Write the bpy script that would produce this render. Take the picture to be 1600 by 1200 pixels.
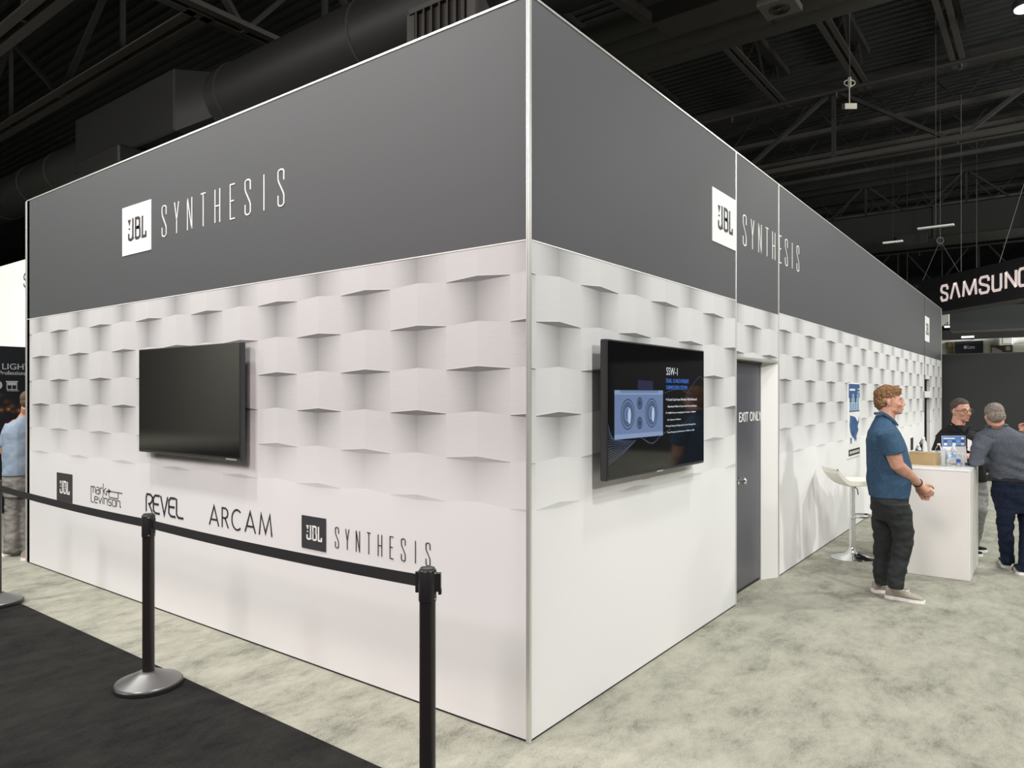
import bpy, math, random
import numpy as np
from mathutils import Vector, Matrix, noise

random.seed(7)
for o in list(bpy.data.objects):
    bpy.data.objects.remove(o)
SC = bpy.context.scene
COL = SC.collection

# ------------------------------------------------------------------ camera
FPX, HOR, YAW = 1121.0, 615.5, 0.6457
EYE = Vector((-2.838, -2.033, 1.70))
FW = Vector((math.cos(YAW), math.sin(YAW), 0))
RT = Vector((math.sin(YAW), -math.cos(YAW), 0))
cd = bpy.data.cameras.new('camera')
cam = bpy.data.objects.new('camera', cd)
COL.objects.link(cam)
cam.location = EYE
cam.rotation_euler = (math.pi / 2, 0, YAW - math.pi / 2)
cd.sensor_width = 36.0
cd.lens = 36.0 * FPX / 1600.0
cd.shift_y = (HOR - 600.0) / 1600.0
cd.clip_end = 300
SC.camera = cam

SC.view_settings.view_transform = 'Standard'
SC.view_settings.look = 'None'
SC.view_settings.gamma = 1
SC.view_settings.use_curve_mapping = False
SC.view_settings.exposure = -1.3

# ------------------------------------------------------------------ world and hall lamps
W = bpy.data.worlds.new('hall_air')
SC.world = W
W.use_nodes = True
W.node_tree.nodes['Background'].inputs[0].default_value = (0.80, 0.88, 1.0, 1)
W.node_tree.nodes['Background'].inputs[1].default_value = 0.10


def lamp(x, y, z, power, size=0.6, col=(1, 0.97, 0.92), aim=None, spread=math.pi * 0.85):
    l = bpy.data.lights.new('hall_and_fill_light', 'AREA')  # unseen hall lamps and added fill lights share this name
    l.shape = 'DISK'
    l.size = size
    l.energy = power
    l.color = col
    l.spread = spread
    o = bpy.data.objects.new('hall_and_fill_light', l)
    COL.objects.link(o)
    o.location = (x, y, z)
    if aim:
        d = Vector(aim) - Vector((x, y, z))
        o.rotation_euler = d.to_track_quat('-Z', 'Y').to_euler()
    return o


PK = (1.0, 0.87, 0.86)
WH = (1.0, 0.99, 0.95)
# unseen lamps for both booth faces, some added to brighten floor and counter
lamp(-1.9, 3.8, 7.2, 330, 0.45, WH, (-0.9, 3.4, 0))
lamp(-1.7, 0.6, 7.2, 210, 0.5, PK, (-0.9, 0.5, 0))
lamp(-1.8, 7.2, 7.2, 230, 0.5, WH, (-0.9, 7.0, 0))
lamp(-7.5, 6.5, 7.2, 640, 2.0, WH, (-0.5, 5, 0))
lamp(-8.0, -1.0, 6.4, 960, 2.6, PK, (0, 2.0, 0.6))
lamp(2.2, -1.9, 7.2, 210, 0.45, WH, (2.0, -0.5, 0))
lamp(7.6, -5.2, 7.2, 460, 0.35, WH, (7.0, -0.5, 0))
lamp(-0.2, -4.2, 7.2, 370, 0.5, WH, (0.8, 0, 1.5))
lamp(-1.0, -9.5, 6.4, 800, 0.6, WH, (4.85, -1.2, 0.6))  # added to brighten the white counter front
lamp(4.5, -8.0, 7.2, 260, 0.8, WH, (5, -1, 0))
lamp(11.5, -5.2, 7.2, 420, 0.5, WH, (11.5, -1, 0))
lamp(-6.0, 12.0, 7.2, 420, 0.8, WH, (-1, 10, 0))
lamp(14.5, -7.5, 7.2, 420, 0.8, WH, (14, -2, 0))
# unseen lamps added to brighten far booths, the hanging sign and back wall
lamp(21.5, -8.0, 7.2, 900, 0.8, WH, (26, -4, 2))
lamp(25.0, -5.5, 4.6, 1100, 0.5, WH, (27, -3, 2.5))  # low lamp added to brighten the far white wall
lamp(11.0, -13.0, 7.2, 2200, 0.8, WH, (22, -4, 5))  # added to lift the dark hanging sign
lamp(-9.0, 22.0, 7.2, 2200, 0.8, WH, (-14, 26, 1.5))  # added to light the back wall that the dark television reflects


# ------------------------------------------------------------------ helpers
def at(px, py, d):
    """point of the place seen at a pixel, d metres in front of the camera plane"""
    return EYE + d * (FW + RT * ((px - 800) / FPX) + Vector((0, 0, 1)) * ((HOR - py) / FPX))


def floor_at(px, py, z=0.0):
    return at(px, py, (1.70 - z) * FPX / (py - HOR))


def on_y(px, py, v=0.0):
    d = FW + RT * ((px - 800) / FPX) + Vector((0, 0, 1)) * ((HOR - py) / FPX)
    return EYE + d * ((v - EYE.y) / d.y)


def on_x(px, py, v=0.0):
    d = FW + RT * ((px - 800) / FPX) + Vector((0, 0, 1)) * ((HOR - py) / FPX)
    return EYE + d * ((v - EYE.x) / d.x)


def wloc(o):
    v = Vector((0, 0, 0))
    while o is not None:
        v += Vector(o.location)
        o = o.parent
    return v


def thing(name, label, cat, loc=(0, 0, 0), group=None):
    o = bpy.data.objects.new(name, None)
    COL.objects.link(o)
    o.location = loc
    o.empty_display_size = 0.2
    o['label'] = label
    o['category'] = cat
    if group:
        o['group'] = group
    return o


def tag(o, label, cat, group=None):
    o['label'] = label
    o['category'] = cat
    if group:
        o['group'] = group
    return o


class MB:
    """collects vertices and faces in world coordinates"""

    def __init__(s):
        s.v, s.f, s.m = [], [], []
        s.mi = 0

    def add(s, vs, fs):
        b = len(s.v)
        s.v += [Vector(v) for v in vs]
        for f in fs:
            s.f.append([b + i for i in f])
            s.m.append(s.mi)
        return s

    def box(s, a, b, bev=0.0):
        x0, y0, z0 = [min(p, q) for p, q in zip(a, b)]
        x1, y1, z1 = [max(p, q) for p, q in zip(a, b)]
        if bev <= 0:
            vs = [(x0, y0, z0), (x1, y0, z0), (x1, y1, z0), (x0, y1, z0), (x0, y0, z1), (x1, y0, z1), (x1, y1, z1), (x0, y1, z1)]
            return s.add(vs, [(0, 3, 2, 1), (4, 5, 6, 7), (0, 1, 5, 4), (1, 2, 6, 5), (2, 3, 7, 6), (3, 0, 4, 7)])
        k = bev

        def ring(z, i):
            return [(x0 + i, y0 + k, z), (x0 + k, y0 + i, z), (x1 - k, y0 + i, z), (x1 - i, y0 + k, z), (x1 - i, y1 - k, z), (x1 - k, y1 - i, z), (x0 + k, y1 - i, z), (x0 + i, y1 - k, z)]
        vs = ring(z0, k * 0.9) + ring(z0 + k, 0) + ring(z1 - k, 0) + ring(z1, k * 0.9)
        fs = [tuple(range(7, -1, -1)), tuple(range(24, 32))]
        for r in range(3):
            for i in range(8):
                j = (i + 1) % 8
                fs.append((r * 8 + i, r * 8 + j, r * 8 + 8 + j, r * 8 + 8 + i))
        return s.add(vs, fs)

    def obox(s, c, ax, ay, az):
        """box about c with half-axis vectors"""
        c, ax, ay, az = Vector(c), Vector(ax), Vector(ay), Vector(az)
        vs = [c + i * ax + j * ay + k * az for k in (-1, 1) for i, j in ((-1, -1), (1, -1), (1, 1), (-1, 1))]
        return s.add(vs, [(0, 3, 2, 1), (4, 5, 6, 7), (0, 1, 5, 4), (1, 2, 6, 5), (2, 3, 7, 6), (3, 0, 4, 7)])

    def bar(s, p, q, w, h=None, up=(0, 0, 1)):
        p, q = Vector(p), Vector(q)
        h = h or w
        d = (q - p).normalized()
        u = Vector(up)
        if abs(d.dot(u)) > 0.98:
            u = Vector((1, 0, 0))
        a = d.cross(u).normalized()
        b = a.cross(d)
        return s.obox((p + q) / 2, (q - p) / 2, a * w / 2, b * h / 2)

    def lathe(s, c, prof, n=24, axis=(0, 0, 1)):
        """profile of (radius, height) from the bottom up; ends closed"""
        c = Vector(c)
        az = Vector(axis).normalized()
        ax = az.orthogonal().normalized() if abs(az.z) < 0.99 else Vector((1, 0, 0))
        ay = az.cross(ax)
        vs, fs = [], []
        for r, h in prof:
            for i in range(n):
                t = 2 * math.pi * i / n
                vs.append(c + az * h + ax * (r * math.cos(t)) + ay * (r * math.sin(t)))
        for k in range(len(prof) - 1):
            for i in range(n):
                j = (i + 1) % n
                fs.append((k * n + i, k * n + j, (k + 1) * n + j, (k + 1) * n + i))
        fs.append(tuple(range(n - 1, -1, -1)))
        fs.append(tuple(range((len(prof) - 1) * n, len(prof) * n)))
        return s.add(vs, fs)

    def tube(s, pts, r, n=10, closed=False, flat=1.0):
        pts = [Vector(p) for p in pts]
        rs = r if isinstance(r, (list, tuple)) else [r] * len(pts)
        rings = []
        prev = None
        m = len(pts)
        for i, p in enumerate(pts):
            a = pts[(i - 1) % m] if (i > 0 or closed) else p
            b = pts[(i + 1) % m] if (i < m - 1 or closed) else p
            d = (b - a).normalized()
            if prev is None:
                u = d.orthogonal().normalized()
                if abs(d.z) < 0.95:
                    u = Vector((0, 0, 1)) - d * d.z
                    u.normalize()
            else:
                u = (prev - d * prev.dot(d)).normalized()
            prev = u
            w = d.cross(u)
            rings.append([p + u * (rs[i] * math.cos(2 * math.pi * k / n)) + w * (rs[i] * flat * math.sin(2 * math.pi * k / n)) for k in range(n)])
        vs = [v for rg in rings for v in rg]
        fs = []
        for i in range(m if closed else m - 1):
            i2 = (i + 1) % m
            for k in range(n):
                j = (k + 1) % n
                fs.append((i * n + k, i * n + j, i2 * n + j, i2 * n + k))
        if not closed:
            fs.append(tuple(range(n - 1, -1, -1)))
            fs.append(tuple(range((m - 1) * n, m * n)))
        return s.add(vs, fs)

    def stack(s, rings, e1, e2, n=20, p=2.0):
        """horizontal superellipse rings (centre, a, b) from bottom to top, closed at the ends"""
        vs, fs = [], []
        for c, a, b in rings:
            for i in range(n):
                t = 2 * math.pi * i / n
                ct, st = math.cos(t), math.sin(t)
                x = math.copysign(abs(ct) ** (2 / p), ct) * a
                y = math.copysign(abs(st) ** (2 / p), st) * b
                vs.append(Vector(c) + e1 * x + e2 * y)
        m = len(rings)
        for k in range(m - 1):
            for i in range(n):
                j = (i + 1) % n
                fs.append((k * n + i, k * n + j, (k + 1) * n + j, (k + 1) * n + i))
        fs.append(tuple(range(n - 1, -1, -1)))
        fs.append(tuple(range((m - 1) * n, m * n)))
        return s.add(vs, fs)

    def ball(s, c, ax, ay, az, n=16, m=10):
        c, ax, ay, az = Vector(c), Vector(ax), Vector(ay), Vector(az)
        vs = [c - az]
        for k in range(1, m):
            ph = -math.pi / 2 + math.pi * k / m
            for i in range(n):
                t = 2 * math.pi * i / n
                vs.append(c + ax * (math.cos(ph) * math.cos(t)) + ay * (math.cos(ph) * math.sin(t)) + az * math.sin(ph))
        vs.append(c + az)
        fs = []
        for i in range(n):
            j = (i + 1) % n
            fs.append((0, 1 + j, 1 + i))
            fs.append((len(vs) - 1, 1 + (m - 2) * n + i, 1 + (m - 2) * n + j))
            for k in range(m - 2):
                fs.append((1 + k * n + i, 1 + k * n + j, 1 + (k + 1) * n + j, 1 + (k + 1) * n + i))
        return s.add(vs, fs)

    def prism(s, poly, M, t):
        """flat polygon (u, v) extruded by t along the frame's normal"""
        n = len(poly)
        vs = [M @ Vector((u, v, 0)) for u, v in poly] + [M @ Vector((u, v, t)) for u, v in poly]
        fs = [tuple(range(n - 1, -1, -1)), tuple(range(n, 2 * n))]
        for i in range(n):
            j = (i + 1) % n
            fs.append((i, j, n + j, n + i))
        return s.add(vs, fs)

    def ribbon(s, pts, w, M, t=0.003, closed=False):
        """stroke of width w along a polyline (u, v) in the frame M"""
        P = [Vector(p) for p in pts]
        n = len(P)
        L, R = [], []
        for i in range(n):
            a = P[(i - 1) % n] if (i > 0 or closed) else None
            b = P[(i + 1) % n] if (i < n - 1 or closed) else None
            d1 = (P[i] - a).normalized() if a is not None else None
            d2 = (b - P[i]).normalized() if b is not None else None
            if d1 is None:
                nrm, k = Vector((-d2.y, d2.x)), 1
            elif d2 is None:
                nrm, k = Vector((-d1.y, d1.x)), 1
            else:
                n1, n2 = Vector((-d1.y, d1.x)), Vector((-d2.y, d2.x))
                q = n1 + n2
                if q.length < 1e-4:
                    q = n1
                nrm = q.normalized()
                k = min(2.5, 1 / max(0.25, nrm.dot(n1)))
            L.append(P[i] + nrm * w / 2 * k)
            R.append(P[i] - nrm * w / 2 * k)
        for i in range(n if closed else n - 1):
            j = (i + 1) % n
            s.prism([(R[i].x, R[i].y), (R[j].x, R[j].y), (L[j].x, L[j].y), (L[i].x, L[i].y)], M, t)
        return s

    def build(s, name, mats, parent=None, smooth=False, sharp=40):
        me = bpy.data.meshes.new(name)
        off = wloc(parent) if parent is not None else Vector((0, 0, 0))
        me.from_pydata([tuple(v - off) for v in s.v], [], s.f)
        if not isinstance(mats, (list, tuple)):
            mats = [mats]
        for m in mats:
            me.materials.append(m)
        me.polygons.foreach_set('material_index', s.m)
        if smooth:
            me.polygons.foreach_set('use_smooth', [True] * len(me.polygons))
            me.set_sharp_from_angle(angle=math.radians(sharp))
        me.validate()
        me.update()
        o = bpy.data.objects.new(name, me)
        COL.objects.link(o)
        if parent is not None:
            o.parent = parent
        return o

    def remesh(s, name, mat, parent, voxel=0.01, smooth=3, disp=None):
        """fuse everything into one continuous skin"""
        me = bpy.data.meshes.new('tmp')
        me.from_pydata([tuple(v) for v in s.v], [], s.f)
        o = bpy.data.objects.new('tmp', me)
        COL.objects.link(o)
        r = o.modifiers.new('r', 'REMESH')
        r.mode = 'VOXEL'
        r.voxel_size = voxel
        if smooth:
            q = o.modifiers.new('s', 'SMOOTH')
            q.iterations = smooth
            q.factor = 0.5
        dg = bpy.context.evaluated_depsgraph_get()
        ev = o.evaluated_get(dg)
        m2 = bpy.data.meshes.new_from_object(ev)
        bpy.data.objects.remove(o)
        bpy.data.meshes.remove(me)
        m2.name = name
        off = wloc(parent) if parent is not None else Vector((0, 0, 0))
        if disp:
            ns = [v.normal.copy() for v in m2.vertices]
            for v, nn in zip(m2.vertices, ns):
                v.co = v.co + nn * disp(v.co)
        for v in m2.vertices:
            v.co = v.co - off
        m2.materials.clear()
        m2.materials.append(mat)
        m2.polygons.foreach_set('use_smooth', [True] * len(m2.polygons))
        m2.update()
        o = bpy.data.objects.new(name, m2)
        COL.objects.link(o)
        if parent is not None:
            o.parent = parent
        return o


def frame(o, right, up):
    r, u = Vector(right).normalized(), Vector(up).normalized()
    n = r.cross(u)
    M = Matrix(((r.x, u.x, n.x, o[0]), (r.y, u.y, n.y, o[1]), (r.z, u.z, n.z, o[2]), (0, 0, 0, 1)))
    return M


def text_mb(mb, body, M, x0, y0, w, h, bold=0.0, t=0.002, shear=0.0):
    """lettering fitted into the box x0, y0, w, h of the frame M"""
    c = bpy.data.curves.new('t', 'FONT')
    c.body = body
    c.size = 1
    c.offset = bold
    c.resolution_u = 3
    o = bpy.data.objects.new('t', c)
    COL.objects.link(o)
    dg = bpy.context.evaluated_depsgraph_get()
    me = bpy.data.meshes.new_from_object(o.evaluated_get(dg))
    vs = [v.co.copy() for v in me.vertices]
    fs = [tuple(p.vertices) for p in me.polygons]
    bpy.data.objects.remove(o)
    bpy.data.curves.remove(c)
    bpy.data.meshes.remove(me)
    xa, xb = min(v.x for v in vs), max(v.x for v in vs)
    ya, yb = min(v.y for v in vs), max(v.y for v in vs)
    n = len(vs)
    out = []
    for k in (t,):
        for v in vs:
            out.append(M @ Vector((x0 + (v.x - xa) / (xb - xa) * w, y0 + (v.y - ya) / (yb - ya) * h, k)))
    mb.add(out, fs)
    # side walls along boundary edges
    cnt = {}
    for f in fs:
        for i in range(len(f)):
            a, b = f[i], f[(i + 1) % len(f)]
            cnt[(a, b)] = cnt.get((a, b), 0) + 1
    edges = [(a, b) for (a, b) in cnt if (b, a) not in cnt]
    nz = (M.to_3x3() @ Vector((0, 0, 1)))
    for a, b in edges:
        mb.add([out[a], out[b], out[b] - nz * t, out[a] - nz * t], [(0, 3, 2, 1)])
    return mb


# ------------------------------------------------------------------ materials
def mat(name, col, rough=0.6, metal=0.0, emit=None, estr=0.0, spec=0.5, bump=None, var=None, trans=0.0, ior=1.45, alpha=1.0):
    m = bpy.data.materials.new(name)
    m.use_nodes = True
    nt = m.node_tree
    b = nt.nodes['Principled BSDF']
    b.inputs['Base Color'].default_value = (*col, 1)
    b.inputs['Roughness'].default_value = rough
    b.inputs['Metallic'].default_value = metal
    b.inputs['Specular IOR Level'].default_value = spec
    b.inputs['Transmission Weight'].default_value = trans
    b.inputs['IOR'].default_value = ior
    b.inputs['Alpha'].default_value = alpha
    if emit:
        b.inputs['Emission Color'].default_value = (*emit, 1)
        b.inputs['Emission Strength'].default_value = estr
    tc = None
    if bump or var:
        tc = nt.nodes.new('ShaderNodeTexCoord')
    if bump:
        sc, st, dist = bump
        n = nt.nodes.new('ShaderNodeTexNoise')
        n.inputs['Scale'].default_value = sc
        n.inputs['Detail'].default_value = 6
        nt.links.new(tc.outputs['Object'], n.inputs['Vector'])
        bp = nt.nodes.new('ShaderNodeBump')
        bp.inputs['Strength'].default_value = st
        bp.inputs['Distance'].default_value = dist
        nt.links.new(n.outputs['Fac'], bp.inputs['Height'])
        nt.links.new(bp.outputs['Normal'], b.inputs['Normal'])
    if var:
        sc, c2 = var[0], var[1]
        n = nt.nodes.new('ShaderNodeTexNoise')
        n.inputs['Scale'].default_value = sc
        n.inputs['Detail'].default_value = 5
        nt.links.new(tc.outputs['Object'], n.inputs['Vector'])
        r = nt.nodes.new('ShaderNodeValToRGB')
        r.color_ramp.elements[0].position = 0.35
        r.color_ramp.elements[1].position = 0.65
        r.color_ramp.elements[0].color = (*c2, 1)
        r.color_ramp.elements[1].color = (*col, 1)
        nt.links.new(n.outputs['Fac'], r.inputs['Fac'])
        nt.links.new(r.outputs['Color'], b.inputs['Base Color'])
    return m


class X:
    """a shader number that can be written as a formula"""
    nt = None

    def __init__(s, v):
        s.v = v

    @staticmethod
    def op(o, *a):
        n = X.nt.nodes.new('ShaderNodeMath')
        n.operation = o
        for i, q in enumerate(a):
            q = q.v if isinstance(q, X) else q
            if isinstance(q, (int, float)):
                n.inputs[i].default_value = q
            else:
                X.nt.links.new(q, n.inputs[i])
        return X(n.outputs[0])

    def __add__(s, o): return X.op('ADD', s, o)
    __radd__ = __add__
    def __sub__(s, o): return X.op('SUBTRACT', s, o)
    def __rsub__(s, o): return X.op('SUBTRACT', o, s)
    def __mul__(s, o): return X.op('MULTIPLY', s, o)
    __rmul__ = __mul__
    def __truediv__(s, o): return X.op('DIVIDE', s, o)
    def floor(s): return X.op('FLOOR', s)
    def abs(s): return X.op('ABSOLUTE', s)
    def gt(s, o): return X.op('GREATER_THAN', s, o)
    def lt(s, o): return X.op('LESS_THAN', s, o)
    def pow(s, o): return X.op('POWER', s, o)
    def exp(s): return X.op('EXPONENT', s)
    def clamp(s):
        r = X.op('ADD', s, 0.0)
        r.v.node.use_clamp = True
        return r


def print_mat(name, axis, u0, per, par, z0, sgn, tint=(1, 1, 1)):
    """fabric print: folded-paper brick relief drawn as a picture, fading out to plain white below;
    axis 0/1 = which object coordinate runs along the wall; sgn = +1 when it grows to the right"""
    m = bpy.data.materials.new(name)
    m.use_nodes = True
    nt = m.node_tree
    X.nt = nt
    b = nt.nodes['Principled BSDF']
    tc = nt.nodes.new('ShaderNodeTexCoord')
    sp = nt.nodes.new('ShaderNodeSeparateXYZ')
    nt.links.new(tc.outputs['Object'], sp.inputs[0])
    u = X(sp.outputs[axis])
    z = X(sp.outputs[2])
    c = (u - u0) / per
    k = (c + 0.5).floor()
    du = c - k                      # -.5 .. .5
    s = (du * 2).abs()              # 0 at the fold, 1 at the tile edge
    h = 0.2325
    zp = z + s * 0.016
    q = ((z0 + h) - zp) / h
    r = q.floor()
    t = q - r                       # 0 at the top of a row, 1 at its bottom
    pz = (k + r + par) / 2
    odd = ((pz - pz.floor()).abs()).gt(0.25)      # 1 = concave
    left = (du * sgn).lt(0.0)
    # convex tile
    cx = 0.63 + left * 0.022 + (t.gt(0.978)) * 0.08 - t * 0.010 - s * 0.015
    # concave tile
    v = 1 - s
    dark = (v.pow(1.2)) * 0.13 + ((t / (v * 0.9 + 0.25) * -1.9).exp()) * (v.pow(0.45) * 0.26 + 0.01) + left * v * 0.03 + ((1 - t) * -12).exp() * 0.03 * v
    cc = 0.612 - dark
    under = (t * h).lt(v * 0.026 + 0.0035)
    cc = cc * (1 - under) + under * 0.17
    val = cx * (1 - odd) + cc * odd
    base = 0.80
    fade = ((z - 1.04) / 0.50).clamp()
    live = r.lt(5.5)
    row6 = (r.gt(5.5)) * (r.lt(6.5)) * odd
    soft = row6 * ((t * -5).exp()) * 0.26 * v.pow(0.6) + row6 * under * 0.25
    out = base + (val - base) * fade * live - soft * 0.25 * 2
    # fine paper grain
    n = nt.nodes.new('ShaderNodeTexNoise')
    mp = nt.nodes.new('ShaderNodeMapping')
    mp.inputs['Scale'].default_value = (6, 6, 120)
    nt.links.new(tc.outputs['Object'], mp.inputs[0])
    nt.links.new(mp.outputs[0], n.inputs['Vector'])
    n.inputs['Scale'].default_value = 1.0
    n.inputs['Detail'].default_value = 4
    out = out + (X(n.outputs[0]) - 0.5) * 0.05 * fade
    cmb = nt.nodes.new('ShaderNodeCombineColor')
    for i in range(3):
        nt.links.new((out * tint[i]).v, cmb.inputs[i])
    nt.links.new(cmb.outputs[0], b.inputs['Base Color'])
    b.inputs['Roughness'].default_value = 0.75
    b.inputs['Specular IOR Level'].default_value = 0.25
    return m


def carpet_mat(name, c1, c2, c3, pile=1.0):
    m = bpy.data.materials.new(name)
    m.use_nodes = True
    nt = m.node_tree
    b = nt.nodes['Principled BSDF']
    tc = nt.nodes.new('ShaderNodeTexCoord')

    def nz(scale, detail, rough, sc=(1, 1, 1), dist=0.0, rot=0.0):
        mp = nt.nodes.new('ShaderNodeMapping')
        mp.inputs['Scale'].default_value = sc
        mp.inputs['Rotation'].default_value = (0, 0, rot)
        n = nt.nodes.new('ShaderNodeTexNoise')
        n.inputs['Scale'].default_value = scale
        n.inputs['Detail'].default_value = detail
        n.inputs['Roughness'].default_value = rough
        n.inputs['Distortion'].default_value = dist
        nt.links.new(tc.outputs['Object'], mp.inputs[0])
        nt.links.new(mp.outputs[0], n.inputs['Vector'])
        return n.outputs['Fac']
    big = nz(1.0, 4, 0.55, (1, 1, 1), 0.2, 0.0)
    mid = nz(3.6, 9, 0.68, (0.75, 1.35, 1), 0.35, -0.93)
    sm = nz(13.0, 6, 0.7, (0.8, 1.4, 1), 0.3, -0.93)
    fine = nz(95, 5, 0.85)
    X.nt = nt
    mixv = X(big) * 0.22 + X(mid) * 0.52 + X(sm) * 0.22 + (X(fine) - 0.5) * 0.46 * pile + 0.02
    r = nt.nodes.new('ShaderNodeValToRGB')
    e = r.color_ramp.elements
    e[0].position, e[0].color = 0.38, (*c1, 1)
    e[1].position, e[1].color = 0.60, (*c3, 1)
    k = e.new(0.475)
    k.color = (*c2, 1)
    nt.links.new(mixv.v, r.inputs['Fac'])
    nt.links.new(r.outputs['Color'], b.inputs['Base Color'])
    b.inputs['Roughness'].default_value = 0.95
    b.inputs['Specular IOR Level'].default_value = 0.1
    bp = nt.nodes.new('ShaderNodeBump')
    bp.inputs['Strength'].default_value = 0.5
    bp.inputs['Distance'].default_value = 0.01
    nt.links.new((X(fine) * 0.7 + X(mid) * 1.2).v, bp.inputs['Height'])
    nt.links.new(bp.outputs['Normal'], b.inputs['Normal'])
    return m


M_print_l = print_mat('folded_paper_print_left', 1, 0.330, 0.4277, 0.0, 2.3085, -1)
M_print_r1 = print_mat('folded_paper_print_right', 0, 0.268, 0.4225, 1.0, 2.305, 1)
M_print_r2 = print_mat('folded_paper_print_middle', 0, 3.271, 0.445, 0.0, 2.285, 1)
M_print_r3 = print_mat('folded_paper_print_far', 0, 4.179, 0.4445, 0.0, 2.312, 1)
M_band = mat('dark_grey_fabric', (0.080, 0.084, 0.089), 0.55, spec=0.55, bump=(300, 0.05, 0.002))
M_alu = mat('aluminium_frame', (0.72, 0.72, 0.68), 0.35, 0.6)
M_white = mat('white_paint', (0.83, 0.83, 0.81), 0.5)
M_whiteglow = mat('white_plate', (0.90, 0.90, 0.88), 0.35)
M_ink = mat('dark_ink', (0.030, 0.032, 0.036), 0.5)
M_inkbox = mat('charcoal_ink', (0.045, 0.045, 0.05), 0.5)
M_black = mat('black_plastic', (0.018, 0.018, 0.019), 0.35)
M_blackrough = mat('black_fabric', (0.02, 0.02, 0.021), 0.9)
M_gap = mat('shadow_gap', (0.03, 0.03, 0.03), 0.8)  # dark colour standing in for shade in gaps and openings
M_floor = carpet_mat('grey_beige_carpet', (0.185, 0.19, 0.155), (0.325, 0.325, 0.27), (0.42, 0.42, 0.35))
M_dcarpet = carpet_mat('dark_carpet', (0.011, 0.011, 0.010), (0.020, 0.020, 0.019), (0.029, 0.029, 0.026))
M_steel = mat('dark_painted_steel', (0.034, 0.033, 0.031), 0.6, 0.0)
M_steel2 = mat('grey_painted_steel', (0.070, 0.066, 0.060), 0.55, 0.0)
M_deck = mat('dark_roof_deck', (0.042, 0.046, 0.046), 0.85)
M_pipe = mat('grey_painted_pipe', (0.075, 0.073, 0.067), 0.5)
M_duct = mat('dark_duct_metal', (0.022, 0.022, 0.022), 0.5, 0.0)
M_door = mat('charcoal_door_laminate', (0.085, 0.085, 0.105), 0.28, spec=0.5)
M_chrome = mat('chrome', (0.85, 0.86, 0.87), 0.09, 1.0)
M_screen = mat('dark_glass_screen', (0.006, 0.006, 0.007), 0.06, spec=0.6)
M_bezel = mat('dark_bezel', (0.03, 0.03, 0.032), 0.3)
M_brushed = mat('brushed_steel', (0.25, 0.25, 0.245), 0.38, 0.85, bump=(60, 0.1, 0.002))
M_post = mat('black_painted_steel', (0.018, 0.015, 0.015), 0.33)
M_cardboard = mat('cardboard', (0.52, 0.38, 0.20), 0.8, var=(12, (0.47, 0.34, 0.175)))
M_leather = mat('white_leatherette', (0.78, 0.78, 0.70), 0.45)

# ------------------------------------------------------------------ floor, roof
fl = MB().box((-40, -40, -0.2), (60, 60, 0)).build('floor', M_floor)
fl['kind'] = 'structure'
dc = MB().box((-9.0, -9.0, 0.0), (-0.595, 9.0, 0.008), 0.003).build('carpet', M_dcarpet)
tag(dc, 'dark charcoal carpet laid over the pale floor along the left wall of the booth', 'carpet')

# corrugated roof deck: ribs run along Y
mb = MB()
vs, fs = [], []
xs = []
x = -10.0
while x < 55:
    for dx, dz in ((0, 0), (0.10, 0), (0.13, 0.07), (0.23, 0.07)):
        xs.append((x + dx, dz))
    x += 0.26
for xx, dz in xs:
    for yy in (-40, 55):
        vs.append((xx, yy, 10.2 + dz))
for i in range(len(xs) - 1):
    fs.append((2 * i, 2 * i + 1, 2 * i + 3, 2 * i + 2))
mb.add(vs, fs)
mb.box((-10, -40, 10.4), (55, 55, 10.6))
ce = mb.build('ceiling', M_deck)
ce['kind'] = 'structure'
for nm, a, b in (('wall_far', (54, -40, 0), (54.3, 55, 10.5)), ('wall_left', (-30, 54, 0), (54, 54.3, 10.5)),
                 ('wall_back', (-14.3, -40, 0), (-14, 54, 10.5)), ('wall_right', (-14, -40.3, 0), (54, -40, 10.5))):
    w = MB().box(a, b).build(nm, mat('hall_wall', (0.50, 0.49, 0.42) if nm == 'wall_back' else (0.05, 0.05, 0.052), 0.8))  # back wall set near and pale as a reflector for the dark television
    w['kind'] = 'structure'

# ------------------------------------------------------------------ roof steel
def truss(label, a, b, ztop, zbot, mats=(M_steel, M_steel2), w=0.14, bay=2.6, webw=0.09, double=True, group=None, vert=True):
    """roof girder from a to b (x, y)"""
    a, b = Vector((*a, 0)), Vector((*b, 0))
    L = (b - a).length
    d = (b - a).normalized()
    side = Vector((-d.y, d.x, 0))
    t = thing('roof_truss', label, 'roof truss', (a.x, a.y, zbot), group)
    up = Vector((0, 0, 1))
    c = MB()
    if double:
        for s_ in (-1, 1):
            c.bar(a + up * zbot + side * s_ * (w * 0.42), b + up * zbot + side * s_ * (w * 0.42), w * 0.5, 0.03)
            c.bar(a + up * (zbot + 0.07) + side * s_ * (w * 0.20), b + up * (zbot + 0.07) + side * s_ * (w * 0.20), 0.02, 0.14)
    else:
        c.bar(a + up * zbot, b + up * zbot, w, w)
    c.build('bottom_chord', mats[1], t)
    c = MB()
    c.bar(a + up * ztop, b + up * ztop, w, w * 0.8)
    c.build('top_chord', mats[0], t)
    n = max(2, int(round(L / bay)))
    for i in range(n):
        p0 = a + d * (L * i / n)
        pm = a + d * (L * (i + 0.5) / n)
        p1 = a + d * (L * (i + 1) / n)
        m = MB()
        m.bar(p0 + up * zbot, pm + up * ztop, webw, webw * 0.6)
        m.bar(pm + up * ztop, p1 + up * zbot, webw, webw * 0.6)
        if vert:
            m.bar(pm + up * ztop, pm + up * zbot, webw * 0.7, webw * 0.7)
        m.build('web', mats[0], t)
    return t


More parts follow.
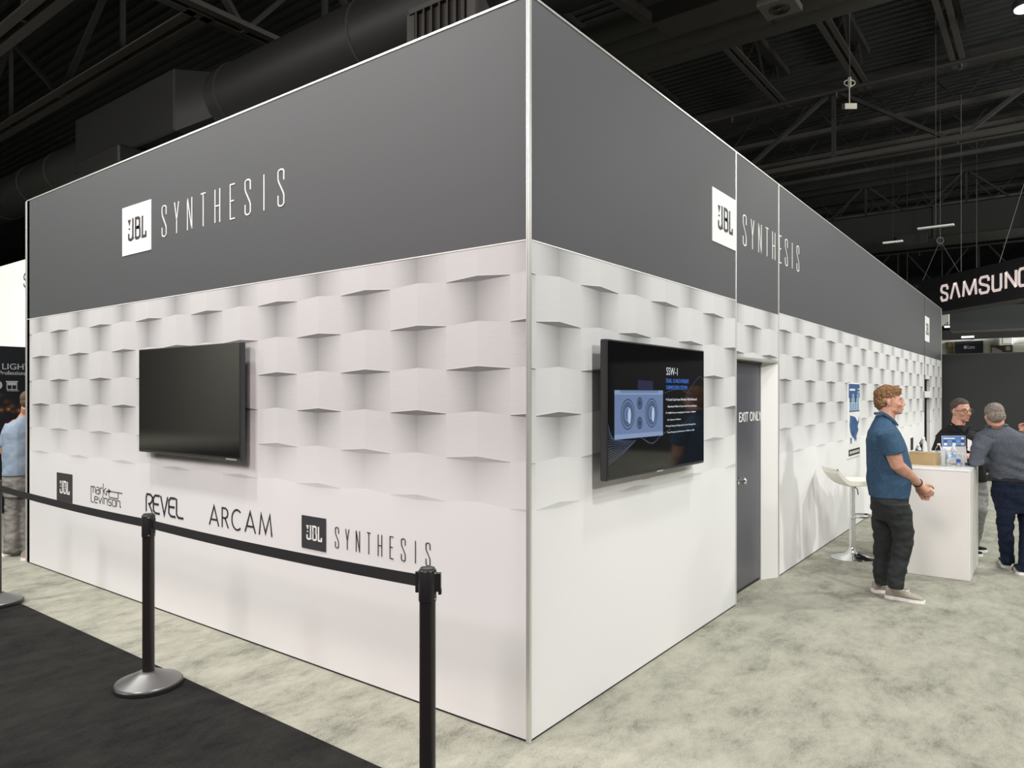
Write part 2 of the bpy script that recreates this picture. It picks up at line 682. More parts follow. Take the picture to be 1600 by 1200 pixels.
truss('deep roof girder crossing the upper right of the hall, behind the white hanging device', (16.5, -16), (16.5, 26), 9.35, 7.5, w=0.34, bay=5.2, webw=0.13)
truss('roof girder at the upper left above the round duct, ending at the cross girder', (3.05, 8.3), (3.05, 34), 9.35, 7.5, w=0.30, bay=5.0, webw=0.10)
truss('roof girder in the top left corner, left of the one above the duct', (1.55, 8.3), (1.55, 34), 9.5, 7.55, w=0.30, bay=5.0, webw=0.10)
truss('cross girder running from the top left down behind the dark band of the booth', (-9, 8.3), (16.5, 8.3), 9.35, 7.5, w=0.30, bay=3.4, webw=0.12)
truss('second deep girder beyond the first on the right, above the broad flat duct', (26.0, -20), (26.0, 30), 9.35, 7.9, w=0.26, bay=3.2, webw=0.10)
truss('far deep girder seen under the broad duct, above the hanging wordmark sign', (38.0, -25), (38.0, 30), 9.3, 7.0, w=0.26, bay=3.4, webw=0.12)
# light joists along X between the girders
ys = [on_x(1227, 160, 16.5).y, on_x(1352, 135, 16.5).y, on_x(1500, 105, 16.5).y]
for i, (yy, lb) in enumerate(zip(ys + [ys[0] + 3.1, ys[2] - 3.4], (
        'double-angle joist meeting the girder left of the white hanging device',
        'double-angle joist meeting the girder right beside the white hanging device',
        'double-angle joist at the upper right, nearest the added flare lamp',
        'joist meeting the girder just above the top edge of the booth',
        'joist at the right edge of the frame above the girder'))):
    truss(lb, (4.0, yy), (16.5, yy), 10.1, 9.2, w=0.22, bay=1.6, webw=0.05, vert=False, group='near joists between the girders')
# rows of joists beyond the girder, running along Y
for i, xx in enumerate((18.6, 20.8, 23.2)):
    t = truss(('first', 'second', 'third')[i] + ' thin joist beyond the deep girder on the right, counted from the girder', (xx, -18), (xx, 28), 10.0, 9.1,
              w=0.12, bay=1.5, webw=0.04, vert=False, double=False, group='thin joists beyond the girder')
for i, xx in enumerate((28.5, 31.5, 34.5)):
    t = truss(('nearest', 'middle', 'farthest')[i] + ' of the three thin joists hanging behind the broad flat duct', (xx, -20), (xx, 30), 9.9, 8.8,
              w=0.14, bay=1.8, webw=0.05, vert=False, double=False, group='thin joists behind the duct')

# ducts and pipes
def duct_round(name, label, cat, pts, r, rings, ms=M_duct):
    t = thing(name, label, cat, pts[0])
    MB().tube(pts, r, 28).build('shell', ms, t, smooth=True)
    for q in rings:
        d = (Vector(pts[1]) - Vector(pts[0])).normalized()
        MB().lathe(Vector(q) - d * 0.02, [(r + 0.003, 0), (r + 0.02, 0.01), (r + 0.02, 0.03), (r + 0.003, 0.04)], 28, d).build('joint_ring', M_steel, t, smooth=True)
    return t


dx_, dz_ = 3.75, 6.45
yb = [on_x(px, 300 - (px * 0.45), dx_).y for px in (12, 62, 105, 155, 202, 262)]
duct_round('air_duct', 'long dark round air duct above the left end of the booth, beyond the duct box', 'air duct', [(dx_, 30, dz_), (dx_, 13.4, dz_)], 0.46, [(dx_, y, dz_) for y in yb if y > 13.5])
t = thing('duct_box', 'dark boxy duct section between the two round ducts above the booth', 'duct box', (dx_, 12.0, 6.0))
MB().box((dx_ - 0.62, 9.3, 5.95), (dx_ + 0.62, 13.0, 6.98), 0.03).build('box', M_duct, t)
MB().stack([((dx_, 0, 0), 0.46, 0.46)] * 2, Vector((1, 0, 0)), Vector((0, 1, 0)))
m = MB()
n = 24
ra, rb = [], []
for i in range(n):
    a = 2 * math.pi * i / n
    ca, sa = math.cos(a), math.sin(a)
    ra.append((dx_ + 0.46 * ca, 13.4, dz_ + 0.46 * sa))
    k = 1 / max(abs(ca), abs(sa))
    rb.append((dx_ + 0.60 * ca * k, 13.0, dz_ + 0.50 * sa * k))
m.add(ra + rb, [(i, (i + 1) % n, n + (i + 1) % n, n + i) for i in range(n)])
m.build('transition', M_duct, t, smooth=True)
m = MB()
ra, rb = [], []
for i in range(n):
    a = 2 * math.pi * i / n
    ca, sa = math.cos(a), math.sin(a)
    k = 1 / max(abs(ca), abs(sa))
    ra.append((dx_ + 0.60 * ca * k, 9.3, dz_ + 0.50 * sa * k))
    rb.append((dx_ + 0.50 * ca, 8.6, dz_ + 0.50 * sa))
m.add(ra + rb, [(i, (i + 1) % n, n + (i + 1) % n, n + i) for i in range(n)])
m.build('transition', M_duct, t, smooth=True)
MB().box((dx_ - 0.9, 10.6, 5.62), (dx_ + 0.3, 12.2, 5.95), 0.03).build('side_box', M_duct, t)
vent_duct = duct_round('air_duct', 'dark round air duct with a louvred vent, right of the duct box above the booth', 'air duct', [(dx_, 8.6, dz_), (dx_, -6, dz_)], 0.52, [(dx_, 8.3, dz_), (dx_, 5.2, dz_), (dx_, 2.6, dz_)])
g = on_x(690, 30, dx_ - 0.60)
t = vent_duct
m = MB()
for a, b in (((-.0, -.46, -.20), (.0, .46, -.20)), ((0, -.46, .20), (0, .46, .20)), ((0, -.46, -.20), (0, -.46, .20)), ((0, .46, -.20), (0, .46, .20))):
    m.bar(g + Vector(a), g + Vector(b), 0.12, 0.06)
m.box(g + Vector((0.0, -.46, -.20)), g + Vector((0.5, .46, .20)))
vf = m.build('vent_frame', M_steel2, t)
m = MB()
for i in range(7):
    y = -0.36 + i * 0.12
    m.obox(g + Vector((-0.03, y, 0)), (0.035, 0.02, 0), (-0.004, 0.008, 0), (0, 0, 0.17))
m.build('louvres', M_steel, vf)

for i, (px, py, r) in enumerate(((930, 62, 0.21), (947, 77, 0.21), (964, 92, 0.19), (982, 103, 0.16))):
    p = at(px, py, 10.2)
    duct_round('ceiling_pipe', ('topmost', 'second from the top', 'third from the top', 'lowest')[i] + ' of the four big dark pipes right of the booth corner', 'pipe',
               [(p.x, 12, p.z), (p.x, -14, p.z)], r, [(p.x, 0.7 - 1.4 * (i % 2), p.z), (p.x, -3.2 - i * .5, p.z)], M_pipe)
# speaker plate on the pipes
c = at(1218, 10, 7.7)
t = thing('ceiling_plate', 'square grey ceiling plate with a round loudspeaker grille at the top edge', 'ceiling speaker', tuple(c))
MB().box(c + Vector((-.19, -.19, -0.03)), c + Vector((.19, .19, 0.04)), 0.01).build('plate', mat('grey_plate', (0.13, 0.125, 0.112), 0.5), t)
m = MB()
for r in (0.10, 0.068, 0.036):
    m.tube([c + Vector((r * math.cos(a * math.pi / 12), r * math.sin(a * math.pi / 12), -0.035)) for a in range(24)], 0.008, 6, closed=True)
m.build('grille', M_steel, t, smooth=True)
# small box on the pipe at the top
c = at(1085, 5, 8.4)
t = MB().box(c + Vector((-.1, -.7, -.13)), c + Vector((.35, .5, .1)), 0.01).build('junction_box', M_steel2)
tag(t, 'dark metal box beside the pipes at the top edge of the frame', 'box')
c = at(975, 8, 8.8)
t = MB().bar(c + Vector((-.4, 0, 0)), c + Vector((0.5, -0.1, 0.0)), 0.10, 0.12).build('cable_tray', M_steel2)
tag(t, 'short dark channel hanging above the pipes near the booth corner', 'channel')

# broad flat duct far right
pa, pb = at(1300, 363, 24), at(1600, 330, 20)
xx = (pa.x + pb.x) / 2
zt, zb = on_x(1450, 323, xx).z, on_x(1450, 372, xx).z
t = thing('flat_duct', 'broad dark rectangular duct spanning the upper right of the hall', 'air duct', (xx, pa.y, zb))
MB().box((xx, -14, zb), (xx + 1.6, 20, zt), 0.05).build('shell', M_duct, t)
m = MB()
for k in range(8):
    y = -10 + 3.6 * k
    m.box((xx - 0.04, y, zb - 0.04), (xx + 1.64, y + 0.06, zt + 0.04))
m.build('joint_flange', M_steel, t)
c = on_x(1425, 373, xx - 0.05)
m = MB().box(c + Vector((-0.05, -.42, -.16)), c + Vector((0.03, .42, .12)))
m.build('vent', M_gap, t)
c = at(1462, 354, 15.0)
t = thing('hanging_plate', 'pale flat plate hanging from a wire above the wordmark sign', 'hanging plate', tuple(c))
MB().box(c + Vector((-.06, -.33, -.02)), c + Vector((.06, .33, .01))).build('plate', M_whiteglow, t)
MB().tube([c, c + Vector((0, 0, 5))], 0.008, 6).build('wire', M_steel2, t)
c = at(1395, 378, 20.0)
t = thing('strip_light', 'small pale strip light under the broad duct', 'strip light', tuple(c))
MB().box(c + Vector((-.05, -.25, -.02)), c + Vector((.05, .25, .02)), 0.005).build('tube', mat('lit_strip', (0.9, 0.9, 0.85), 0.4, emit=(1, .95, .85), estr=0.6), t)
MB().tube([c, (c.x, c.y, 10.2)], 0.006, 5).build('wire', M_steel, t)
# hanging access point
c = at(1327, 166, 11.5)
t = thing('access_point', 'white box with a ring bracket hanging from the roof at the upper right', 'hanging device', tuple(c))
M_pale = mat('pale_plastic', (0.75, 0.72, 0.60), 0.5)
MB().obox(c, RT * 0.095, FW * 0.06 + Vector((0, 0, .02)), Vector((0, 0, 0.045))).build('housing', M_pale, t)
MB().tube([c + Vector((0, 0, 0.04)), c + Vector((0, 0, .32))], 0.008, 6).build('stem', M_pale, t)
q = c + Vector((0.02, 0, .38))
m = MB().tube([q + RT * (0.09 * math.cos(a * math.pi / 10)) + Vector((0, 0, 0.05 * math.sin(a * math.pi / 10))) for a in range(20)], 0.007, 6, closed=True)
m.box(q + Vector((-.02, -.02, -.07)), q + Vector((.02, .02, .09)))
m.build('ring_bracket', M_pale, t, smooth=True)
MB().tube([q, q + Vector((0, 0, 4.0))], 0.006, 5).build('wire', M_steel2, t)
# lamp added at the very corner in place of a lens flare
c = at(1603, 12, 13.5)
t = thing('flare_lamp', 'bluish-white lamp added in the top right corner for a lens flare', 'lamp', tuple(c))
MB().lathe(c, [(0.20, 0), (0.22, 0.03), (0.20, 0.14), (0.08, 0.22), (0.05, 0.34)], 24).build('housing', M_steel2, t, smooth=True)
MB().lathe(c, [(0.185, -0.03), (0.19, -0.002)], 24).build('diffuser', mat('flare_glow', (1, 1, 1), 0.4, emit=(0.70, 0.82, 1.0), estr=6.0), t)
MB().tube([c + Vector((0, 0, .3)), c + Vector((0, 0, 3))], 0.01, 6).build('wire', M_steel2, t)
# sprinkler pipes with small bright tags, along Y
for i, (px, py, d, lb) in enumerate(((1400, 120, 15.5, 'thin sprinkler pipe just in front of the deep girder at the upper right'), (1500, 385, 24, 'thin pipe running under the broad flat duct'))):
    p = at(px, py, d)
    t = thing('sprinkler_pipe', lb, 'pipe', (p.x, p.y, p.z))
    MB().tube([(p.x, -14, p.z), (p.x, 24, p.z)], 0.05, 8).build('pipe', M_steel, t, smooth=True)
    for k in range(4):
        y = p.y + (k - 1.5) * 2.4
        MB().lathe((p.x, y, p.z - 0.16), [(0.045, 0), (0.02, 0.04), (0.018, 0.12)], 8).build('sprinkler_head', M_brushed, t)

# ------------------------------------------------------------------ the booth
H, ZM, YL, XE = 3.64, 2.455, 6.23, 16.2
booth = thing('exhibition_booth', 'large square exhibition booth with dark grey header band and folded-paper print', 'exhibition booth', (0, 0, 0))
B = booth
# side panels (fabric skins on a frame)
def panel_pair(x0, x1, mp, y0=0.0, y1=0.06, zb=0.012, zt=H, zm=ZM):
    MB().box((x0, y0, zb), (x1, y1, zm)).build('wall_panel', mp, B)
    MB().box((x0, y0, zm), (x1, y1, zt)).build('header_panel', M_band, B)


DX0, DX1 = 2.85, 3.96
MB().box((0, 0.02, 0.012), (0.06, YL, ZM)).build('wall_panel', M_print_l, B)
MB().box((0, 0.02, ZM), (0.06, YL, H)).build('header_panel', M_band, B)
panel_pair(0.02, DX0 - 0.012, M_print_r1)
panel_pair(DX1 + 0.02, 13.46, M_print_r3)
MB().box((13.46, 0, 2.0), (14.28, 0.06, ZM)).build('wall_panel', M_print_r3, B)
MB().box((13.48, 0, ZM), (XE, 0.06, H)).build('header_panel', M_band, B)
MB().box((14.28, 0, 0.012), (XE, 0.06, ZM)).build('wall_panel', M_print_r3, B)
# above the door
MB().box((DX0 + 0.01, 0.0, 2.005), (DX1, 0.06, ZM - 0.02)).build('wall_panel', M_print_r2, B)
MB().box((DX0 + 0.01, 0.0, ZM - 0.02), (DX1, 0.06, H)).build('header_panel', M_band, B)
# back walls and roof deck
MB().box((0, YL - 0.06, 0), (XE, YL, H)).build('back_panel', M_band, B)
MB().box((XE - 0.06, 0.06, 0), (XE, YL - 0.06, H)).build('back_panel', M_band, B)
# frame profiles
m = MB()
m.box((-0.007, -0.007, 0), (0.012, 0.004, H + 0.004), 0.002)
m.box((-0.007, 0.004, 0), (0.0, 0.016, H + 0.004), 0.002)
m.build('corner_post', M_alu, B)
MB().box((-0.007, YL - 0.004, 0), (0.07, YL + 0.03, H + 0.004), 0.003).build('corner_post', M_alu, B)
MB().box((XE - 0.02, -0.007, 0), (XE + 0.02, 0.06, H + 0.004), 0.003).build('corner_post', M_alu, B)
m = MB().box((-0.004, 0.02, H), (0.07, YL, H + 0.012))
m.box((0.02, -0.004, H), (XE, 0.07, H + 0.012))
m.build('top_rail', M_alu, B)
m = MB().box((0.004, 0.02, 0), (0.06, YL, 0.012))
m.box((0.02, 0.004, 0), (DX0 - 0.012, 0.06, 0.012))
m.box((DX1 + 0.02, 0.004, 0), (13.46, 0.06, 0.012))
m.build('base_gap_shade', M_gap, B)  # dark strip painted for the shade under the panels
for xa, xb, zb in ((DX0 - 0.010, DX0 + 0.003, 0.0), (DX1 + 0.004, DX1 + 0.016, 0.0)):
    MB().box((xa, -0.007, zb), (xb, 0.05, H + 0.004), 0.002).build('seam_profile', M_alu, B)
MB().box((13.46, -0.007, 2.0), (13.48, 0.05, H)).build('seam_profile', M_band, B)
# thin pale line along the header's lower edge
m = MB().box((-0.002, 0.02, ZM - 0.006), (0.0, YL, ZM))
m.box((0.02, -0.002, ZM - 0.006), (DX0 - 0.012, 0, ZM))
m.box((DX1 + 0.02, -0.002, ZM - 0.006), (XE - .02, 0, ZM))
m.build('edge_line', M_whiteglow, B)
# door
RY = 0.10
door = MB().box((DX0 + 0.012, RY, 0.03), (3.765, RY + 0.045, 1.975), 0.003).build('door', M_door, B)
m = MB()
kx, kz = 3.03, 0.93
kc = on_y(1153.5, 751.5, RY)
m.lathe(Vector((kc.x, RY, kc.z)), [(0.030, 0), (0.032, 0.006), (0.012, 0.012), (0.012, 0.035), (0.027, 0.045), (0.029, 0.058), (0.018, 0.068)], 20, (0, -1, 0))
m.build('door_knob', M_chrome, door, smooth=True)
FR = frame((0, RY - 0.001, 0), (1, 0, 0), (0, 0, 1))
ta, tb = on_y(1154.5, 656, RY), on_y(1189, 644, RY)
text_mb(MB(), 'EXIT ONLY', FR, ta.x, tb.z - 0.075, tb.x - ta.x, 0.085, 0.006).build('door_lettering', M_whiteglow, door)
# frame of the door
MB().box((DX0 + 0.01, 0.0, 1.985), (DX1, 0.16, 2.005)).build('door_header', M_alu, B)
MB().box((DX0 + 0.01, RY - 0.012, 1.965), (3.77, RY + 0.05, 1.985)).build('door_stop', M_black, B)
m = MB()
m.add([(3.770, RY, 0), (3.96, 0.0, 0), (3.96, 0.16, 0), (3.77, 0.16, 0), (3.770, RY, 1.985), (3.96, 0.0, 1.985), (3.96, 0.16, 1.985), (3.77, 0.16, 1.985)],
      [(0, 3, 2, 1), (4, 5, 6, 7), (0, 1, 5, 4), (1, 2, 6, 5), (2, 3, 7, 6), (3, 0, 4, 7)])
m.build('door_jamb', M_white, B)
MB().box((3.762, RY - 0.004, 0), (3.772, RY + 0.05, 1.985)).build('door_edge', M_alu, B)
MB().box((DX0 + 0.01, RY + 0.01, 0), (3.77, RY + 0.04, 0.028)).build('door_gap_shade', M_gap, B)  # dark strip in place of shade below the door
# far doorway
MB().box((13.48, 0.10, 0.0), (14.28, 0.14, 2.0)).build('doorway_shade', M_gap, B)  # dark sheet standing in for the unlit inside of the opening
a, b = on_y(1445.5, 616, 0.0), on_y(1451.5, 622, 0.0)
MB().box((a.x, -0.007, a.z - 0.07), (b.x + 0.15, 0.02, a.z + 0.06), 0.003).build('door_sign', M_whiteglow, B)

# ---- lettering on the booth
GL = {
    'S': [[(1, .70), (1, .94), (.78, .99), (.5, 1), (.22, .99), (0, .94), (0, .74), (.12, .66), (.88, .36), (1, .28), (1, .06), (.78, .01), (.5, 0), (.22, .01), (0, .06), (0, .30)]],
    'Y': [[(0, 1), (.5, .42), (.5, 0)], [(1, 1), (.5, .42)]],
    'N': [[(0, 0), (0, 1)], [(0, 1), (1, 0)], [(1, 0), (1, 1)]],
    'T': [[(0, 1), (1, 1)], [(.5, 1), (.5, 0)]],
    'H': [[(0, 0), (0, 1)], [(1, 0), (1, 1)], [(0, .5), (1, .5)]],
    'E': [[(1, 1), (.1, 1), (.1, 0), (1, 0)], [(.1, .52), (.8, .52)]],
    'I': [[(.5, 0), (.5, 1)]],
}


def word_synthesis(M, x0, x1, z0, z1, lw, sw, parent, mt):
    mb = MB()
    for i, ch in enumerate('SYNTHESIS'):
        cx = x0 + (x1 - x0) * i / 8
        for pl in GL[ch]:
            mb.ribbon([(cx + (u - .5) * lw, z0 + v * (z1 - z0)) for u, v in pl], sw, M, 0.003)
    return mb.build('wordmark', mt, parent)


def arc(cx, cy, rx, ry, a0, a1, n=10):
    return [(cx + rx * math.cos(math.radians(a0 + (a1 - a0) * i / n)), cy + ry * math.sin(math.radians(a0 + (a1 - a0) * i / n))) for i in range(n + 1)]


def jbl(M, x0, x1, z0, z1, parent, mbox, mlet, lx0=0.21, lx1=0.82, lz0=0.29, lz1=0.72):
    bx = MB().prism([(x0, z0), (x1, z0), (x1, z1), (x0, z1)], M, 0.004).build('emblem', mbox, parent)
    w, h = x1 - x0, z1 - z0
    ax, ay = x0 + w * lx0, z0 + h * lz0
    W_, H_ = w * (lx1 - lx0), h * (lz1 - lz0)
    M2 = M @ Matrix.Translation((0, 0, 0.004))
    P = lambda pts: [(ax + u * W_, ay + v * H_) for u, v in pts]
    sw = W_ * 0.078
    mb = MB()
    mb.prism(P([(0.0, .99), (.17, .99), (.09, .68)][::-1]), M2, 0.002)
    mb.prism(P(arc(.085, .55, .048, .045, 0, 324, 9)), M2, 0.002)
    mb.ribbon(P([(.29, 1.03), (.29, .12)] + arc(.17, .12, .12, .10, 0, -180, 8) + [(.05, .33)]), sw, M2, 0.002)
    mb.ribbon(P([(.45, .03), (.45, .97), (.60, .97), (.67, .91), (.67, .60), (.60, .53), (.45, .53)]), sw, M2, 0.002)
    mb.ribbon(P([(.52, .53), (.62, .51), (.69, .45), (.69, .10), (.62, .03), (.45, .03)]), sw, M2, 0.002)
    mb.ribbon(P([(.83, 1.0), (.83, .03), (1.02, .03), (1.02, .26)]), sw, M2, 0.002)
    mb.build('emblem_lettering', mlet, bx)
    return bx


ML = frame((-0.001, 0, 0), (0, -1, 0), (0, 0, 1))      # left wall, x to the right = -Y
MR = frame((0, -0.001, 0), (1, 0, 0), (0, 0, 1))
jbl(ML, -4.187, -3.702, 2.850, 3.252, B, M_whiteglow, M_inkbox)
word_synthesis(ML, -3.499, -1.993, 2.928, 3.168, 0.062, 0.0095, B, M_whiteglow)
jbl(MR, 2.343, 2.836, 2.846, 3.250, B, M_whiteglow, M_inkbox)
word_synthesis(MR, 3.05, 4.60, 2.925, 3.175, 0.072, 0.011, B, M_whiteglow)
jbl(MR, 13.52, 14.16, 2.76, 3.26, B, M_whiteglow, M_inkbox)
jbl(ML, -5.503, -5.166, 0.695, 0.958, B, M_inkbox, M_whiteglow)
jbl(ML, -1.774, -1.536, 0.727, 0.932, B, M_inkbox, M_whiteglow)
word_synthesis(ML, -1.433, -0.675, 0.767, 0.891, 0.030, 0.0045, B, M_ink)


def word(M, x0, x1, z0, z1, letters, sw, parent, mt, gap=0.35):
    """letters: list of (advance, strokes) in cap-height units"""
    total = sum(a for a, _ in letters) + gap * (len(letters) - 1)
    k = (x1 - x0) / total
    mb = MB()
    x = x0
    for a, st in letters:
        for pl in st:
            mb.ribbon([(x + u * a * k, z0 + v * (z1 - z0)) for u, v in pl], sw, M, 0.002)
        x += (a + gap) * k
    return mb.build('wordmark', mt, parent)


# row of brand names low on the left wall
A_ = [[(0, 0), (.5, 1), (1, 0)], [(.2, .30), (.8, .30)]]
R_ = [[(0, 0), (0, .98), (.55, .98), (.85, .88), (.92, .74), (.85, .58), (.55, .48), (0, .48)], [(.45, .48), (1, 0)]]
C_ = [arc(.55, .5, .55, .5, 50, 310, 16)]
M_ = [[(0, 0), (.15, 1), (.5, .12), (.85, 1), (1, 0)]]
word(ML, -2.853, -2.095, .753, .893, [(.82, A_), (.52, R_), (.78, C_), (.82, A_), (.95, M_)], 0.0125, B, M_ink, 0.30)
Rv = [[(0, 0), (0, .80), (.12, .98), (.7, .98), (1, .85), (.95, .62), (.6, .45), (.35, .45)], [(.45, .45), (1, 0)]]
Ev = [[(1, .98), (.3, .98), (0, .82), (0, .15), (.3, .0), (1, 0)], [(0, .5), (.85, .5)]]
Vv = [[(0, 1), (.5, 0), (1, 1)]]
Lv = [[(0, 1), (0, .16), (.25, 0), (1, 0)]]
word(ML, -3.785, -3.215, .757, .900, [(.62, Rv), (.62, Ev), (.68, Vv), (.62, Ev), (.62, Lv)], 0.0165, B, M_ink, 0.10)
m = MB()
x0, zr1, zr2, hh = -4.781, .826, .745, .056
sw = 0.0062
def put(pl, x, z, w, h):
    m.ribbon([(x + u * w, z + v * h) for u, v in pl], sw, ML, 0.002)
m_ = [[(0, 0), (0, 1), (.85, 1), (1, .85), (1, 0)], [(.5, 1), (.5, 0)]]
a_ = [[(.1, 1), (.85, 1), (1, .85), (1, 0), (.15, 0), (0, .15), (0, .45), (.15, .58), (1, .58)]]
r_ = [[(0, 0), (0, .85), (.2, 1), (1, 1)]]
k_ = [[(0, 0), (0, 1.75)], [(1, 1.1), (0, .5)], [(.2, .6), (1, 0)]]
for pls, x, w in ((m_, 0, .085), (a_, .102, .058), (r_, .180, .040), (k_, .236, .052)):
    for pl in pls:
        put(pl, x0 + x, zr1, w, hh)
put([(0, 0), (0, .62), (1, .62)], x0 + .30, zr1, .04, hh)
put([(0, 1), (0, .15), (.06, 0), (.92, 0), (1, .15), (1, 1)], x0 + .345, zr1 - .012, .17, hh)
put([(0, 0), (1, 0)], x0 + .31, zr1 + .040, .275, hh)
m.prism([(x0 + .33, zr1 + .022), (x0 + .385, zr1 + .040), (x0 + .33, zr1 + .062), (x0 + .345, zr1 + .040)], ML, 0.002)
L2 = [[(0, 1.5), (0, .15), (.15, 0), (1, 0)]]
e_ = [[(0, .55), (1, .55), (1, .85), (.85, 1), (.15, 1), (0, .85), (0, .15), (.15, 0), (.95, 0)]]
v_ = [[(0, 1), (.5, 0), (1, 1)]]
I_ = [[(.5, 0), (.5, 1.45)]]
n_ = [[(0, 0), (0, 1), (.85, 1), (1, .85), (1, 0)]]
s_ = [[(1, 1), (.15, 1), (0, .85), (.0, .65), (.15, .52), (.85, .5), (1, .36), (1, .15), (.85, 0), (0, 0)]]
o_ = [[(.15, 0), (0, .15), (0, .85), (.15, 1), (.85, 1), (1, .85), (1, .15), (.85, 0), (.15, 0)]]
x = x0
for pls, w in ((L2, .052), (e_, .058), (v_, .058), (I_, .014), (n_, .058), (s_, .056), (o_, .062), (n_, .060)):
    for pl in pls:
        put(pl, x, zr2, w, hh * .95)
    x += w + .0185
m.prism([(x - .012, zr2), (x - .003, zr2), (x - .003, zr2 + .008), (x - .012, zr2 + .008)], ML, 0.002)
m.build('wordmark', M_ink, B)

# ------------------------------------------------------------------ televisions
t = thing('television', 'dark switched-off wall television on the left face of the booth', 'television', (-0.05, 3.03, 1.24))
MB().box((-0.085, 2.325, 1.245), (-0.045, 3.735, 2.050), 0.006).build('housing', M_bezel, t)
MB().box((-0.0865, 2.337, 1.268), (-0.0845, 3.723, 2.041)).build('screen', M_screen, t)
m = MB().box((-0.045, 2.65, 1.42), (-0.012, 3.40, 1.86), 0.006)
m.box((-0.012, 2.8, 1.5), (-0.0075, 3.2, 1.8))
m.build('wall_mount', M_black, t)
MB().box((-0.088, 2.37, 1.250), (-0.083, 2.50, 1.258)).build('badge', M_alu, t)

TX0, TX1, TZ0, TZ1, TY = 0.585, 1.945, 1.222, 2.000, -0.10
t = thing('television', 'lit wall television showing a blue-grey subwoofer slide on the right face of the booth', 'television', (1.25, -0.05, 1.22))
MB().box((TX0, TY, TZ0), (TX1, TY + 0.045, TZ1), 0.006).build('housing', M_bezel, t)
scr = MB().box((TX0 + .010, TY - 0.0015, TZ0 + .020), (TX1 - .010, TY + 0.001, TZ1 - .010)).build('screen', M_screen, t)
m = MB().box((0.9, TY + .045, 1.40), (1.6, -0.012, 1.82), 0.006)
m.box((1.05, -0.012, 1.45), (1.45, -0.0075, 1.78))
m.build('wall_mount', M_black, t)
MB().box((1.20, TY - 0.004, TZ0 + 0.001), (1.28, TY + 0.002, TZ0 + .008)).build('badge', M_alu, t)


def em(name, c, s=2.3):
    return mat(name, (0.01, 0.01, 0.01), 0.3, emit=c, estr=s)


MT = frame((0, TY - 0.0016, 0), (1, 0, 0), (0, 0, 1))
S5 = 240 / 1029


def sp(cx, cy):
    p = on_y(900 + cx * S5, 500 + cy * S5, TY)
    return (p.x, p.z)


E_pan = em('screen_blue_grey', (0.135, 0.20, 0.36))
E_pan2 = em('screen_pale_blue', (0.22, 0.31, 0.50))
E_dark = em('screen_dark_blue', (0.025, 0.045, 0.09))
E_mid = em('screen_mid_blue', (0.08, 0.125, 0.24))
E_hi = em('screen_highlight', (0.42, 0.56, 0.75))
E_wht = em('screen_white', (0.75, 0.82, 0.88))
E_blu = em('screen_blue_text', (0.06, 0.20, 0.75))
p0, p1 = sp(256, 800), sp(580, 472)
MB().prism([sp(256, 470), sp(256, 803), sp(580, 772), sp(580, 472)], MT, 0.0008).build('slide_picture', E_pan, scr)
m = MB()
m.prism([sp(256, 470), sp(290, 470), sp(296, 488), sp(546, 488), sp(552, 472), sp(580, 472), sp(580, 500), sp(256, 500)][::-1], MT, 0.0012)
m.build('slide_picture', E_pan2, scr)
MB().prism([sp(256, 770), sp(256, 803), sp(580, 772), sp(580, 745)], MT, 0.0012).build('slide_picture', E_pan2, scr)


def disc(mb, cx, cz, rx, rz, k):
    mb.prism(arc(cx, cz, rx, rz, 0, 352.5, 47), MT @ Matrix.Translation((0, 0, k)), 0.0004)


for cxp, cyp in ((344, 632), (504, 622)):
    c = sp(cxp, cyp)
    for nm, rr, mt_ in (('slide_picture', 1.0, E_dark), ('slide_picture', .92, E_pan), ('slide_picture', .80, E_dark), ('slide_picture', .74, E_mid), ('slide_picture', .60, E_dark), ('slide_picture', .52, E_pan), ('slide_picture', .34, E_mid)):
        m = MB()
        disc(m, c[0], c[1], .5 * (sp(390, 632)[0] - sp(298, 632)[0]) * rr, .5 * (sp(344, 528)[1] - sp(344, 735)[1]) * rr, .0012 + (1 - rr) * .002)
        m.build(nm, mt_, scr)
    m = MB()
    disc(m, c[0] + .015, c[1] - .01, .018, .045, .0032)
    m.build('slide_picture', E_hi, scr)
for cxp, cyp in ((424, 558), (424, 690)):
    c = sp(cxp, cyp)
    for rr, mt_ in ((1.0, E_dark), (.75, E_mid), (.5, E_dark)):
        m = MB()
        disc(m, c[0], c[1], .5 * (sp(442, 620)[0] - sp(407, 620)[0]) * rr, .5 * (sp(424, 518)[1] - sp(424, 600)[1]) * rr, .0012 + (1 - rr) * .001)
        m.build('slide_picture', mt_, scr)


def sctext(body, x0, y0, x1, y1, mt_, bold=0.0):
    """x0,y0 lower left / x1,y1 upper right in the close-up's pixels"""
    a, b = sp(x0, y0), sp(x1, y1)
    text_mb(MB(), body, MT, a[0], a[1], b[0] - a[0], max(0.012, b[1] - a[1]), bold - 0.012, 0.0008).build('slide_text', mt_, scr)


